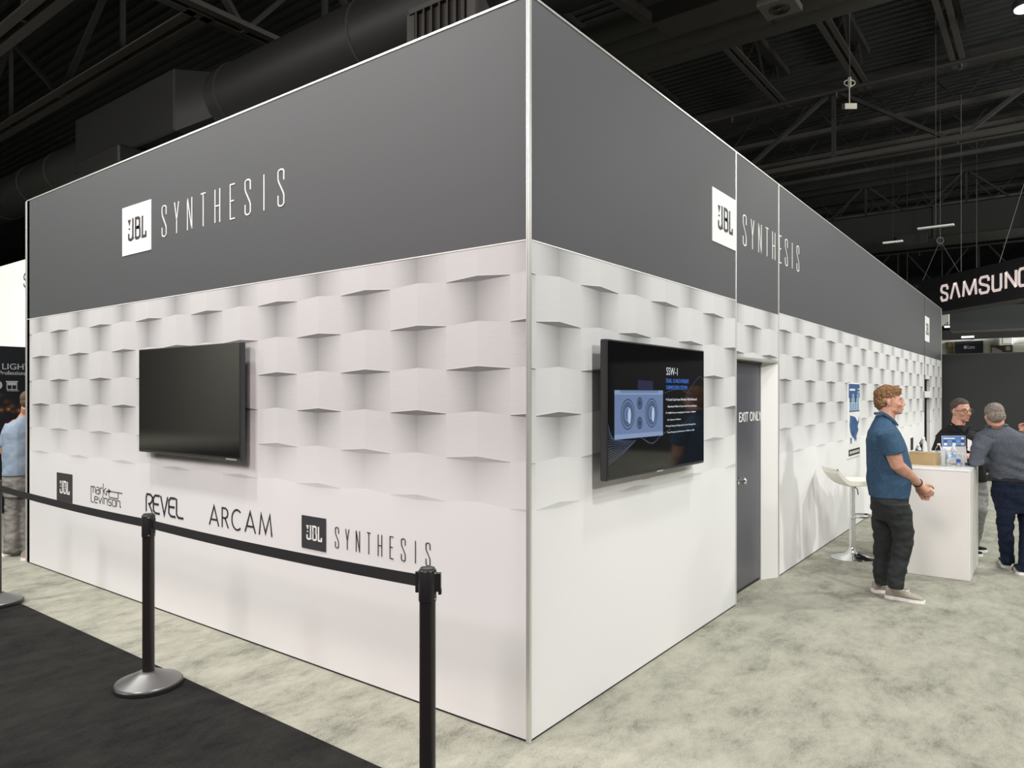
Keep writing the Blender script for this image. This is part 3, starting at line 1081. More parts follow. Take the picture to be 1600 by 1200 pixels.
sctext('SSW-1', 604, 368, 678, 322, E_wht, 0.0)
sctext('DUAL 15-INCH PASSIVE', 603, 420, 753, 398, E_blu, 0.0)
sctext('SUBWOOFER SYSTEM', 603, 464, 742, 441, E_blu, 0.0)
for k, (s_t, x1, yy) in enumerate((('15-inch Cast Frame Woofers With Advanced', 806, 532), ('Aluminum Matrix Cones And Vortex Baskets', 806, 577), ('2500W Power Handling Per Woofer / 5000W', 800, 622),
                                   ('Per System Cabinet', 700, 668), ('Dual Patented Slipstream Front Firing Ports', 800, 710), ('Low Frequency Extension to 10Hz at -6dB', 790, 752))):
    sctext(s_t, 612, yy + 9, x1, yy - 9, E_wht, 0.0)
    if k in (0, 2, 4):
        a = sp(603, yy)
        MB().box((a[0] - .004, TY - .0026, a[1] - .004), (a[0] + .004, TY - .0014, a[1] + .004)).build('slide_text', E_wht, scr)
m = MB()
E_line = em('screen_line_blue', (0.055, 0.085, 0.16))
for k in range(16):
    a, b = sp(214, 700 + k * 18), sp(250 + 9 * k if k < 9 else 330 - (k - 9) * 14, 806 if k > 0 else 800)
    b = sp(min(400, 240 + k * 12), 806)
    m.ribbon([a, ((a[0] + b[0]) / 2, (a[1] + b[1]) / 2 - .01), b], 0.0022, MT, 0.0006)
m.ribbon([sp(432, 785), sp(470, 810), sp(505, 828), sp(530, 815), sp(560, 780), sp(630, 730)], 0.003, MT, .0006)
m.ribbon([sp(440, 790), sp(480, 822), sp(515, 826), sp(545, 800)], 0.002, MT, .0006)
m.ribbon([sp(590, 490), sp(640, 470), sp(700, 462), sp(745, 490), sp(775, 493)], 0.002, MT, .0006)
m.ribbon([sp(745, 490), sp(790, 420), sp(830, 376), sp(850, 400)], 0.002, MT, .0006)
m.build('slide_picture', E_line, scr)
m = MB()
m.prism([sp(412, 402), sp(412, 468), sp(514, 468), sp(514, 410)], MT, 0.0005)
m.build('slide_picture', em('screen_faint_blue', (0.010, 0.012, 0.05)), scr)

# ------------------------------------------------------------------ poster and small notices on the wall
PX0, PX1, PZ0, PZ1 = 6.76, 7.43, 0.895, 1.835
t = thing('map_poster', 'tall blue and white foam-board poster with a map, on the wall behind the stool', 'poster', (7.09, -0.01, PZ0))
MB().box((PX0, -0.014, PZ0), (PX1, -0.001, PZ1)).build('board', M_whiteglow, t)
MP = frame((0, -0.0142, 0), (1, 0, 0), (0, 0, 1))
pw, ph = PX1 - PX0, PZ1 - PZ0
pp = lambda u, v: (PX0 + u * pw, PZ0 + v * ph)
def prect(u0, v0, u1, v1, mt_, nm='print', k=0.001):
    return MB().prism([pp(u0, v0), pp(u1, v0), pp(u1, v1), pp(u0, v1)], MP, k).build(nm, mt_, t)
M_pb = mat('poster_blue', (0.045, 0.10, 0.24), 0.6)
M_pl = mat('poster_pale_blue', (0.20, 0.33, 0.47), 0.6)
M_pm = mat('map_blue', (0.06, 0.15, 0.34), 0.6, var=(9, (0.015, 0.05, 0.12)))
prect(.03, .80, .97, .99, M_pb)
prect(.10, .90, .55, .925, M_whiteglow, k=.002)
prect(.80, .915, .92, .93, M_whiteglow, k=.002)
prect(.80, .875, .92, .89, M_whiteglow, k=.002)
for i in range(4):
    prect(.10 + i * .21, .74, .27 + i * .21, .86, (M_pb, M_pl)[i % 2] if i != 2 else M_pm, k=.002)
    prect(.10 + i * .21, .64, .27 + i * .21, .735, M_pl, k=.002)
prect(.08, .615, .95, .635, M_pb)
m = MB().prism([pp(u, v) for u, v in ((.14, .57), (.55, .545), (.70, .50), (.82, .47), (.93, .555), (.90, .47), (.78, .41), (.85, .36), (.68, .28), (.56, .21), (.48, .25), (.33, .28), (.18, .34), (.10, .44))][::-1], MP, .0015)
m.build('print', M_pm, t)
MB().prism([pp(.62, .26), pp(.70, .26), pp(.67, .20)], MP, .0015).build('print', M_pm, t)
MB().prism([pp(.16, .27), pp(.28, .27), pp(.26, .19), pp(.18, .19)][::-1], MP, .0015).build('print', M_pb, t)
prect(.02, .03, .98, .115, M_ink)
for i in range(6):
    prect(.12 + i * .14, .055, .20 + i * .14, .09, M_whiteglow, k=.002)

t = thing('wall_notice', 'small black notice with a white edge low on the far wall panel', 'notice', (11.8, -0.01, .67))
MB().box((11.62, -0.01, .67), (12.0, -0.001, .93)).build('board', M_whiteglow, t)
MB().box((11.66, -0.012, .69), (11.96, -0.0095, .91)).build('print', M_ink, t)
t = MB().box((13.22, -0.012, 1.35), (13.40, -0.001, 1.75), .003).build('wall_notice', M_alu)
tag(t, 'narrow grey upright notice left of the far dark doorway', 'notice')

# ------------------------------------------------------------------ stanchions
STP = [at(-5, 945, 5.78), at(232, 1074, 4.16), at(668, 1200, 2.87)]
for p in STP:
    p.z = 0.008


def stanchion(p, label, dirs):
    t = thing('stanchion', label, 'stanchion', tuple(p))
    q = p + Vector((0, 0, 0))
    MB().lathe(q, [(0.178, 0), (0.184, 0.004), (0.184, 0.022), (0.178, 0.028)], 48).build('rubber_rim', M_black, t, smooth=True)
    MB().lathe(q, [(0.178, 0.026), (0.174, 0.034), (0.12, 0.055), (0.062, 0.082), (0.050, 0.088), (0.036, 0.089)], 48).build('base', M_brushed, t, smooth=True, sharp=30)
    MB().lathe(q, [(0.0325, 0.085), (0.0325, 0.905)], 32).build('post', M_post, t, smooth=True)
    MB().lathe(q, [(0.035, 0.865), (0.036, 0.87), (0.036, 0.985), (0.034, 0.990), (0.031, 0.992)], 32).build('head', M_black, t, smooth=True)
    MB().lathe(q, [(0.031, 0.990), (0.030, 0.997), (0.027, 0.998), (0.026, 0.995)], 32).build('cap', mat('dark_grey_cap', (0.05, 0.05, 0.05), 0.35), t, smooth=True)
    for d in dirs:
        d = Vector((*d, 0)).normalized()
        s = Vector((-d.y, d.x, 0))
        m = MB().obox(q + d * 0.042 + Vector((0, 0, .940)), d * 0.012, s * 0.014, Vector((0, 0, .036)))
        m.obox(q + d * 0.050 + Vector((0, 0, .902)), d * 0.006, s * 0.012, Vector((0, 0, .010)))
        m.build('belt_slot', M_black, t)
        for zz in (.876, .978):
            MB().lathe(q + d * 0.0 + s * 0 + Vector((0, 0, zz)) + (-s * 0.016) + d * 0.031, [(0.003, 0), (0.003, .003), (0.001, .004)], 8, d).build('screw', M_alu, t)
    return t


dA = ((STP[1] - STP[0]).x, (STP[1] - STP[0]).y)
dB = ((STP[2] - STP[1]).x, (STP[2] - STP[1]).y)
stanchion(STP[0], 'black belt post cut by the left edge of the frame', [dA])
stanchion(STP[1], 'black belt post with a domed steel base standing on the dark carpet', [(-dA[0], -dA[1]), dB])
stanchion(STP[2], 'nearest black belt post, in front of the booth corner', [(-dB[0], -dB[1]), (RT.x, RT.y), (-RT.y, RT.x)])
for a, b, lb in ((STP[0], STP[1], 'black webbing belt from the left edge to the middle post'), (STP[1], STP[2], 'black webbing belt from the middle post to the nearest post')):
    d = (b - a).normalized()
    s = Vector((-d.y, d.x, 0))
    A, Bq = a + d * 0.05, b - d * 0.05
    L = (Bq - A).length
    m = MB()
    n = 24
    vs, fs = [], []
    for i in range(n + 1):
        u = i / n
        sag = -0.012 * 4 * u * (1 - u)
        for w_ in (-.0012, .0012):
            for zz in (.914, .963):
                vs.append(A + d * (L * u) + s * w_ + Vector((0, 0, zz + sag)))
    for i in range(n):
        k = 4 * i
        fs += [(k, k + 4, k + 5, k + 1), (k + 2, k + 3, k + 7, k + 6), (k + 1, k + 5, k + 7, k + 3), (k, k + 2, k + 6, k + 4)]
    fs += [(0, 1, 3, 2), (4 * n, 4 * n + 2, 4 * n + 3, 4 * n + 1)]
    o = m.add(vs, fs).build('belt_barrier', M_blackrough)
    tag(o, lb, 'belt barrier')

# ------------------------------------------------------------------ reception counter and what stands on it
CX0, CX1, CY0, CY1, CH = 4.85, 5.72, -1.438, -0.80, 1.008
t = thing('reception_counter', 'white box-shaped reception counter beside the wall of the booth', 'counter', ((CX0 + CX1) / 2, (CY0 + CY1) / 2, 0))
MB().box((CX0, CY0, 0.0), (CX1, CY1, CH - 0.02), 0.004).build('body', mat('white_laminate', (0.84, 0.82, 0.80), 0.35), t)
MB().box((CX0 - 0.003, CY0 - 0.003, CH - 0.02), (CX1 + 0.003, CY1 + 0.003, CH), 0.004).build('top', mat('white_top', (0.86, 0.86, 0.85), 0.22), t)
m = MB()
for xx in (CX0 + .30, CX0 + .55):
    m.box((xx, CY0 - 0.004, 0.02), (xx + .012, CY0 + 0.002, CH - .03))
m.build('side_seam', M_alu, t)

# cardboard box
a, b = floor_at(1427, 725.5, CH), floor_at(1460, 728, CH)
t = thing('cardboard_box', 'closed brown cardboard box lying on the white counter', 'box', (a.x, a.y, CH))
u = (b - a).normalized()
v = Vector((-u.y, u.x, 0))
if v.dot(FW) < 0:
    v = -v
w_ = (b - a).length
a2 = a - u * 0.02
hB = 0.118
m = MB().obox(a2 + u * (w_ / 2) + v * 0.065 + Vector((0, 0, hB / 2)), u * (w_ / 2 + .02), v * 0.065, Vector((0, 0, hB / 2)))
m.build('carton', M_cardboard, t)
m = MB().obox(a2 + u * (w_ / 2) + v * 0.065 + Vector((0, 0, hB + .002)), u * (w_ / 2 + .022), v * 0.067, Vector((0, 0, 0.003)))
m.build('lid', M_cardboard, t)

# water bottles
M_pet = mat('clear_pet', (0.97, 0.985, 1.0), 0.05, trans=1.0, ior=1.12)
M_cap = mat('white_cap', (0.85, 0.87, 0.88), 0.4)
M_lbl = mat('blue_label', (0.10, 0.28, 0.60), 0.5, var=(40, (0.75, 0.80, 0.85)))
M_lbl2 = mat('deep_blue_label', (0.02, 0.09, 0.42), 0.5)
M_lblw = mat('white_blue_label', (0.80, 0.84, 0.88), 0.5, var=(30, (0.12, 0.35, 0.62)))


def bottle(p, h, label, kind, lbl=None, lz=(0.42, 0.66)):
    t = thing('water_bottle', label, 'bottle', tuple(p), 'water bottles on the counter')
    r = h * 0.155
    prof = [(r * .80, 0), (r * .97, .02 * h), (r, .06 * h)]
    k = 0.10
    while k < 0.40:
        prof += [(r, k * h), (r * .93, (k + .025) * h)]
        k += .06
    prof += [(r, .42 * h), (r, .68 * h), (r * .92, .76 * h), (r * .62, .86 * h), (r * .42, .90 * h), (r * .40, .93 * h)]
    MB().lathe(p, prof, 24).build('bottle_body', M_pet, t, smooth=True)
    MB().lathe(p, [(r * .44, .92 * h), (r * .46, .925 * h), (r * .46, .985 * h), (r * .42, h)], 20).build('cap', M_cap, t, smooth=True)
    if lbl:
        MB().lathe(p, [(r * 1.0, lz[0] * h), (r * 1.02, (lz[0] + .005) * h), (r * 1.02, (lz[1] - .005) * h), (r, lz[1] * h)], 24).build('label', lbl, t, smooth=True)
    return t


bt = [(1467, 725.5, .205, 'tall water bottle with a white cap, right next to the cardboard box', M_lblw), (1475, 728.5, .185, 'water bottle standing in front, second from the cardboard box', None),
      (1482.5, 728.5, .165, 'clear water bottle in the middle of the cluster on the counter', M_lblw), (1490, 727, .195, 'tallest bottle in the middle of the cluster, with a pale blue label', M_lbl),
      (1497.5, 728.8, .130, 'short water bottle with a round blue label, in front of the flyer', None), (1504, 728.8, .125, 'small clear bottle at the right end of the cluster', None)]
for px, py, h, lb, lm in bt:
    p = floor_at(px, py, CH)
    t = bottle(p, h, lb, 0, lm)
    if 'round blue' in lb:
        r = h * .155
        n_ = (EYE - p)
        n_.z = 0
        n_.normalize()
        MB().lathe(p + n_ * (r * 0.96) + Vector((0, 0, .055)), [(.019, 0), (.019, .003)], 20, n_).build('label', M_lbl2, t)
bottle(floor_at(1435, 722.5, CH), .185, 'smaller bottle with a deep blue label, behind the cardboard box', 0, M_lbl2)
bottle(floor_at(1442.5, 721.5, CH), .25, 'tall bottle behind the cardboard box, in front of the dark doorway', 0, None)
# cup
p = floor_at(1459.5, 723.5, CH)
t = thing('paper_cup', 'small white paper cup behind the cardboard box', 'cup', tuple(p), None)
MB().lathe(p, [(.028, 0), (.039, .115), (.040, .12), (.036, .118)], 20).build('cup_body', M_cap, t, smooth=True)
MB().lathe(p, [(.037, .112), (.0415, .115), (.0415, .122), (.02, .124)], 20).build('rim', M_cap, t, smooth=True)
# flyer stand
a, b = floor_at(1474, 725.6, CH), floor_at(1511, 725.2, CH)
u = (b - a).normalized()
nv = Vector((u.y, -u.x, 0))
if nv.dot(EYE - a) < 0:
    nv = -nv
t = thing('flyer_stand', 'blue and white flyer in a clear upright stand at the right end of the counter', 'flyer stand', tuple(a))
wF, hF = (b - a).length, .275
MF = frame(tuple(a + nv * 0.0 + Vector((0, 0, .004))), u, Vector((0, 0, 1)) - nv * 0.10)
MB().prism([(0, 0), (wF, 0), (wF, hF), (0, hF)], MF, .003).build('flyer', M_whiteglow, t)
fr = lambda x0, z0, x1, z1, mt_, k=.0035: MB().prism([(x0 * wF, z0 * hF), (x1 * wF, z0 * hF), (x1 * wF, z1 * hF), (x0 * wF, z1 * hF)], MF, k).build('print', mt_, t)
fr(.01, .62, .99, .99, mat('flyer_blue', (0.10, 0.23, 0.55), .5))
fr(.06, .89, .55, .93, M_whiteglow, .0042)
fr(.82, .88, .95, .94, M_whiteglow, .0042)
for i in range(5):
    fr(.07 + i * .18, .76, .21 + i * .18, .85, (M_pb, M_pl)[i % 2], .0042)
    fr(.07 + i * .18, .66, .21 + i * .18, .75, M_pl if i % 2 else M_cap, .0042)
MB().obox(a + u * wF / 2 + nv * -.03 + Vector((0, 0, .004)), u * wF / 2, nv * .05, Vector((0, 0, .003))).build('foot', M_pet, t)
# business card holder
p = floor_at(1508.5, 726, CH)
t = MB().obox(p + Vector((0, 0, .012)) + nv * .04, u * .030, nv * .02, Vector((0, 0, .011))).build('card_holder', mat('navy_plastic', (0.03, 0.05, 0.12), 0.4))
tag(t, 'small navy card holder lying at the foot of the flyer', 'card holder')

# ------------------------------------------------------------------ bar stool
p = floor_at(1332, 872)
t = thing('bar_stool', 'white bar stool on a round chrome foot between the wall and the man in blue', 'stool', tuple(p))
MB().lathe(p, [(0.205, 0), (0.208, .006), (0.200, .012), (0.14, .026), (0.075, .048), (0.045, .075), (0.034, .11)], 40).build('foot', M_chrome, t, smooth=True, sharp=50)
MB().lathe(p, [(0.030, .10), (0.030, .40)], 24).build('outer_column', M_chrome, t, smooth=True)
MB().lathe(p, [(0.031, .40), (0.034, .405), (0.034, .425), (0.024, .43), (0.024, .80)], 24).build('gas_lift', M_chrome, t, smooth=True)
e1 = RT.copy()
fc = p + Vector((0, 0, .435))
pts = [fc + e1 * (0.13 - 0.13 * math.cos(a)) + FW * (0.115 * math.sin(a)) for a in [2 * math.pi * k / 24 for k in range(24)]]
MB().tube(pts, 0.011, 8, closed=True).build('footrest', M_chrome, t, smooth=True)
# seat shell: raised back edge toward the left
m = MB()
n, mN = 16, 12
top, bot = [], []
sd = FW.copy()
for i in range(n + 1):
    s_ = i / n
    x = -0.235 + 0.46 * s_
    zc = 0.13 * max(0, (-x - 0.10) / 0.135) ** 1.6
    wd = 0.20 * (1 - 0.10 * abs(2 * s_ - 1) ** 3)
    for j in range(mN + 1):
        q = (j / mN * 2 - 1)
        side = wd * q
        cup = 0.015 * abs(q) ** 3
        top.append(p + e1 * x + sd * side + Vector((0, 0, .80 + zc + cup)))
        bot.append(p + e1 * x + sd * side * 0.96 + Vector((0, 0, .80 + zc + cup - 0.045)))
vs = top + bot
N1 = (n + 1) * (mN + 1)
fs = []
for i in range(n):
    for j in range(mN):
        k = i * (mN + 1) + j
        fs.append((k, k + mN + 1, k + mN + 2, k + 1))
        fs.append((N1 + k, N1 + k + 1, N1 + k + mN + 2, N1 + k + mN + 1))
for i in range(n):
    for j in (0, mN):
        k = i * (mN + 1) + j
        f = (k, N1 + k, N1 + k + mN + 1, k + mN + 1)
        fs.append(f if j else f[::-1])
for j in range(mN):
    for i in (0, n):
        k = i * (mN + 1) + j
        f = (k, N1 + k, N1 + k + 1, k + 1)
        fs.append(f if i == 0 else f[::-1])
seat = m.add(vs, fs).build('seat', M_leather, t, smooth=True, sharp=60)
MB().tube([p + e1 * (-.235) + sd * q + Vector((0, 0, .93)) for q in (-.18, -.09, 0, .09, .18)], .010, 8).build('backrest_tube', M_chrome, t, smooth=True)
MB().lathe(p + Vector((0, 0, .74)), [(.05, 0), (.10, .012), (.10, .02)], 20).build('seat_plate', M_chrome, t, smooth=True)
MB().tube([p + Vector((0, 0, .75)), p + e1 * .035 - sd * .03 + Vector((0, 0, .72)), p + e1 * .045 - sd * .03 + Vector((0, 0, .66))], .005, 6).build('lever', M_black, t)

# ------------------------------------------------------------------ people
SKIN1 = mat('fair_skin', (0.62, 0.36, 0.26), 0.5, bump=(60, 0.15, 0.003), var=(18, (0.55, 0.27, 0.19)))
SKIN2 = mat('tanned_skin', (0.60, 0.34, 0.25), 0.5, bump=(60, 0.15, 0.003), var=(18, (0.52, 0.26, 0.18)))
M_eye = mat('eye_white', (0.7, 0.68, 0.66), 0.3)
M_iris = mat('dark_iris', (0.03, 0.025, 0.02), 0.2)
M_brow = mat('brown_brow', (0.12, 0.07, 0.04), 0.9)
M_lip = mat('lips', (0.42, 0.17, 0.14), 0.5)


def axes(yaw_dir, tilt=0.0, roll=0.0):
    """forward, right(its own), up from a horizontal facing vector; tilt > 0 looks down"""
    f = Vector(yaw_dir).normalized()
    up = Vector((0, 0, 1))
    r = f.cross(up).normalized()
    R_ = Matrix.Rotation(-tilt, 3, r)
    f2, u2 = R_ @ f, R_ @ up
    R2 = Matrix.Rotation(roll, 3, f2)
    return f2, R2 @ r, R2 @ u2


def head_into(mb, c, f, r, u, s=1.0):
    """adds skull, face and ears at centre c to the body blob"""
    P = lambda a, b, z: c + (r * a + f * b + u * z) * s
    B_ = lambda a, b, z, ra, rb, rz: mb.ball(P(a, b, z), r * ra * s, f * rb * s, u * rz * s, 20, 12)
    B_(0, -.012, .030, .074, .094, .088)
    B_(0, .028, -.020, .064, .066, .092)
    B_(0, .040, -.078, .046, .050, .036)
    B_(0, .082, -.098, .020, .016, .014)
    for q in (-1, 1):
        B_(q * .034, .062, -.030, .026, .028, .026)
        B_(q * .078, -.008, -.018, .008, .016, .030)
        B_(q * .084, -.014, -.006, .006, .014, .018)
        B_(q * .030, .080, .020, .024, .014, .008)
        B_(q * .045, .020, -.070, .016, .035, .028)
    mb.tube([P(0, .090, .016), P(0, .102, -.010), P(0, .116, -.034)], [.008 * s, .010 * s, .013 * s], 10)
    for q in (-1, 1):
        B_(q * .011, .100, -.040, .009, .012, .008)
    B_(0, .091, -.063, .022, .012, .006)
    B_(0, .089, -.074, .019, .012, .007)


def head_details(t, c, f, r, u, s=1.0, hairmat=None, hair=None, beard=None, brow=M_brow):
    P = lambda a, b, z: c + (r * a + f * b + u * z) * s
    for q in (-1, 1):
        e = MB().ball(P(q * .031, .0795, .002), r * .0115 * s, f * .0085 * s, u * .0060 * s, 12, 8).build('eye', M_eye, t, smooth=True)
        MB().ball(P(q * .031, .0865, .002), r * .0055 * s, f * .0025 * s, u * .0052 * s, 10, 6).build('iris', M_iris, e, smooth=True)
        MB().tube([P(q * .014, .095, .021), P(q * .032, .0925, .026), P(q * .050, .078, .021)], .004 * s, 6).build('eyebrow', brow, t, smooth=True)
    MB().tube([P(-.018, .1005, -.0685), P(0, .1035, -.0675), P(.018, .1005, -.0685)], .003 * s, 6).build('lips', M_lip, t, smooth=True)
    if hair:
        mb = MB()
        for a, b, z, ra, rb, rz in hair:
            mb.ball(P(a, b, z), r * ra * s, f * rb * s, u * rz * s, 20, 14)
        hp = hairmat[1]
        mb.remesh('hair', hairmat[0], t, 0.004, 2, lambda v: hp[0] * (noise.noise(v * hp[1]) + 0.5 * noise.noise(v * hp[1] * 2.3)))


def hand_into(mb, w, d, nrm, side, curl=0.8, s=1.0, spread=0.0):
    """hand at wrist w pointing d; nrm = out of the palm; side = towards the thumb"""
    w, d, nrm, side = Vector(w), Vector(d).normalized(), Vector(nrm).normalized(), Vector(side).normalized()
    mb.tube([w - d * .02 * s, w + d * .02 * s, w + d * .085 * s], [.026 * s, .030 * s, .032 * s], 12, flat=1.0)
    mb.ball(w + d * .05 * s, d * .052 * s, side * .042 * s, nrm * .017 * s)
    for i, (off, ln) in enumerate(((.030, .072), (.010, .082), (-.011, .076), (-.031, .060))):
        base = w + (d * (.088 - .006 * abs(i - 1)) + side * off) * s
        a = 0.25 * curl
        pts = [base]
        dd = (d + side * off * spread).normalized()
        ang = a
        p_ = base
        for k, fr_ in enumerate((.45, .32, .23)):
            dk = dd * math.cos(ang) + nrm * math.sin(ang)
            p_ = p_ + dk * ln * fr_ * s
            pts.append(p_)
            ang += curl * 0.75
        mb.tube(pts, [.0095 * s, .009 * s, .008 * s, .007 * s], 8)
    b0 = w + (d * .022 + side * .030) * s
    b1 = b0 + (d * .030 + side * .022 + nrm * .012) * s
    b2 = b1 + (d * .030 + side * .004 + nrm * .014) * s
    b3 = b2 + (d * .022 - side * .004 + nrm * .010) * s
    mb.tube([b0, b1, b2, b3], [.014 * s, .0115 * s, .010 * s, .008 * s], 8)


def cloth(col, col2, sc=30, bump=(14, 0.35, 0.02), rough=0.85):
    return mat('cloth', col, rough, bump=bump, var=(sc, col2), spec=0.2)


def wrinkle(amp, sc, zs=1.0):
    return lambda v: amp * (noise.noise(Vector((v.x * sc, v.y * sc, v.z * sc * zs))) + 0.5 * noise.noise(Vector((v.x * sc * 2.1, v.y * sc * 2.1, v.z * sc * 2.1 * zs + 7))))


def shoe(t, heel, toe, h, w, m_up, m_sole, name='shoe'):
    heel, toe = Vector(heel), Vector(toe)
    d = (toe - heel).normalized()
    L = (toe - heel).length
    s = Vector((-d.y, d.x, 0))
    mb = MB()
    prof = [(0.02, .80, .95), (.12, 1.0, 1.0), (.30, .92, .98), (.45, .90, .80), (.62, 1.02, .62), (.80, 1.0, .48), (.93, .78, .38), (1.0, .45, .26)]
    vs, fs = [], []
    n = 14
    for u, ww, hh in prof:
        for i in range(n):
            a = 2 * math.pi * i / n
            vs.append(heel + d * (L * u) + s * (math.cos(a) * w / 2 * ww) + Vector((0, 0, .018 + h * hh * (0.5 + 0.5 * math.sin(a)))))
    for k in range(len(prof) - 1):
        for i in range(n):
            j = (i + 1) % n
            fs.append((k * n + i, k * n + j, (k + 1) * n + j, (k + 1) * n + i))
    fs += [tuple(range(n - 1, -1, -1)), tuple(range((len(prof) - 1) * n, len(prof) * n))]
    up = mb.add(vs, fs).build(name, m_up, t, smooth=True, sharp=70)
    pts = []
    for u, ww in ((-.02, .5), (0.03, .85), (.15, 1.02), (.32, .92), (.48, .92), (.65, 1.06), (.82, 1.02), (.95, .78), (1.02, .42)):
        pts.append((heel + d * (L * u) + s * (w / 2 * ww)))
    for u, ww in reversed(((-.02, .5), (0.03, .85), (.15, 1.02), (.32, .92), (.48, .92), (.65, 1.06), (.82, 1.02), (.95, .78), (1.02, .42))):
        pts.append((heel + d * (L * u) - s * (w / 2 * ww)))
    vs = [Vector((q.x, q.y, heel.z)) for q in pts] + [Vector((q.x, q.y, heel.z + .026)) for q in pts]
    k = len(pts)
    fs = [tuple(range(k - 1, -1, -1)), tuple(range(k, 2 * k))] + [(i, (i + 1) % k, k + (i + 1) % k, k + i) for i in range(k)]
    MB().add(vs, fs).build('sole', m_sole, up)
    m = MB()
    for q in range(4):
        u = .40 + q * .075
        zz = .018 + h * (0.88 - .62 * (u - .35) / .5)
        c_ = heel + d * (L * u)
        m.tube([c_ - s * w * .20 + Vector((0, 0, zz - .004)), c_ + Vector((0, 0, zz + .006)), c_ + s * w * .20 + Vector((0, 0, zz - .004))], .003, 6)
    m.build('laces', m_sole, up, smooth=True)
    return up


def P2(px, py, d):
    return at(px, py, d)


# --- man in the blue polo shirt ---------------------------------------------------
D0 = 5.96
ray = (at(1392, 700, D0) - EYE)
ray.z = 0
ray.normalize()
e1 = Vector((ray.y, -ray.x, 0))      # to the right across the line of sight
e2 = ray
K1 = 1 / 1.135                        # a length across the sight line covers more pixels off axis
pxm = D0 / FPX * K1


def rg(px, py, hw, b, d=D0, k=1.0):
    """ring centred on a pixel with half width hw (pixels across) and depth radius b"""
    return (at(px, py, d), hw * d / FPX * K1 * k, b)


M_polo = cloth((0.038, 0.082, 0.145), (0.055, 0.110, 0.185), 60)
M_trou = cloth((0.028, 0.032, 0.033), (0.034, 0.038, 0.039), 10)
ft = floor_at(1400, 935)
t = thing('person', 'man in a blue polo shirt and dark trousers standing side-on by the white counter', 'person', (ft.x, ft.y, 0))
hf, hr, hu = axes(e1 * 0.985 + e2 * 0.06, 0.0)
hc = at(1389.5, 626.5, D0)
body = MB()
head_into(body, hc, hf, hr, hu, 0.99)
body.tube([hc - hu * .05 - hf * .02, at(1386, 650, D0), at(1382, 664, D0)], [.060, .062, .075], 16)
body.stack([rg(1386, 770, 26, .13), rg(1388, 735, 30, .15), rg(1384, 700, 28, .16), rg(1380, 672, 22, .15), rg(1382, 662, 12, .09)], e1, e2)
# near arm (his right), far arm (his left)
DN, DF = D0 - .22, D0 + .17
sh, el, wr = at(1388, 684, DN), at(1402, 727, DN), at(1437, 757, D0 - .06)
body.tube([sh, sh.lerp(el, .5), el, el.lerp(wr, .35), el.lerp(wr, .75), wr], [.062, .060, .052, .049, .036, .029], 14)
sh2, el2, wr2 = at(1385, 684, DF), at(1400, 727, DF + .02), at(1433, 757, D0 + .05)
body.tube([sh2, el2, wr2], [.056, .048, .029], 12)
hd = (e1 * 0.80 - Vector((0, 0, .60)))
hand_into(body, wr, (e1 * .62 + e2 * .30 - Vector((0, 0, .70))), e2, (e1 * .7 + Vector((0, 0, .6))), 0.9, 1.0)
hand_into(body, wr2, (e1 * .50 - e2 * .30 - Vector((0, 0, .80))), -e2, (e1 * .7 + Vector((0, 0, .55))), 0.7, 1.0)
for q, (kx_, ky_, fx_, fy_) in enumerate(((1410, 845, 1399, 915), (1384, 845, 1376, 912))):
    dd_ = D0 - .09 if q == 0 else D0 + .12
    body.tube([at(1392 - 4 * q, 785, dd_), at(kx_, ky_, dd_), at(fx_, fy_, dd_)], [.075, .052, .038], 12)
body.remesh('body', SKIN1, t, 0.0065, 3)
# shirt
m = MB()
m.stack([rg(1389, 776, 31.5, .165), rg(1389, 765, 33.5, .178), rg(1389, 745, 36.5, .19), rg(1388, 725, 36.5, .20), rg(1385, 705, 33.5, .20), rg(1382.5, 688, 30.5, .205), rg(1380.5, 674, 25.5, .19), rg(1380, 664, 19.5, .135), rg(1381.5, 655, 15.5, .090), rg(1382, 649, 13.5, .080)], e1, e2, 28, 2.2)
se = sh.lerp(el, .56)
m.tube([sh + Vector((0, 0, .045)) - e1 * .02, sh.lerp(se, .4), se], [.072, .082, .084], 18)
se2 = sh2.lerp(el2, .55)
m.tube([sh2 + Vector((0, 0, .045)), se2], [.068, .076], 14)
shirt = m.remesh('polo_shirt', M_polo, t, 0.008, 3, wrinkle(.011, 7, .9))
# collar
m = MB()
cpts = [(1371, 646), (1378, 645), (1387, 650), (1397, 658), (1403, 665)]
m.tube([at(x_, y_, D0 - .075 - .01 * math.sin(i * .8)) for i, (x_, y_) in enumerate(cpts)], [.010, .013, .014, .013, .008], 8, flat=0.6)
m.tube([at(x_, y_, D0 + .07) for i, (x_, y_) in enumerate(cpts)], [.010, .013, .014, .013, .008], 8, flat=0.6)
m.tube([at(1370, 646, D0 - .075), at(1367.5, 646, D0), at(1370, 646, D0 + .07)], .012, 8)
m.build('collar', M_polo, shirt, smooth=True)
# lanyard and watch
MB().tube([at(1398, 664, D0 - .05), at(1404, 680, D0 - .09), at(1411, 700, D0 - .12), at(1417, 718, D0 - .12)], .004, 6).build('lanyard', M_black, t)
wd = (wr - el).normalized()
MB().tube([wr - wd * .03 + (wd.orthogonal().normalized() * math.cos(a) + wd.cross(wd.orthogonal().normalized()) * math.sin(a)) * .034 for a in [2 * math.pi * k / 20 for k in range(20)]], .005, 6, closed=True).build('wristband', M_black, t, smooth=True)
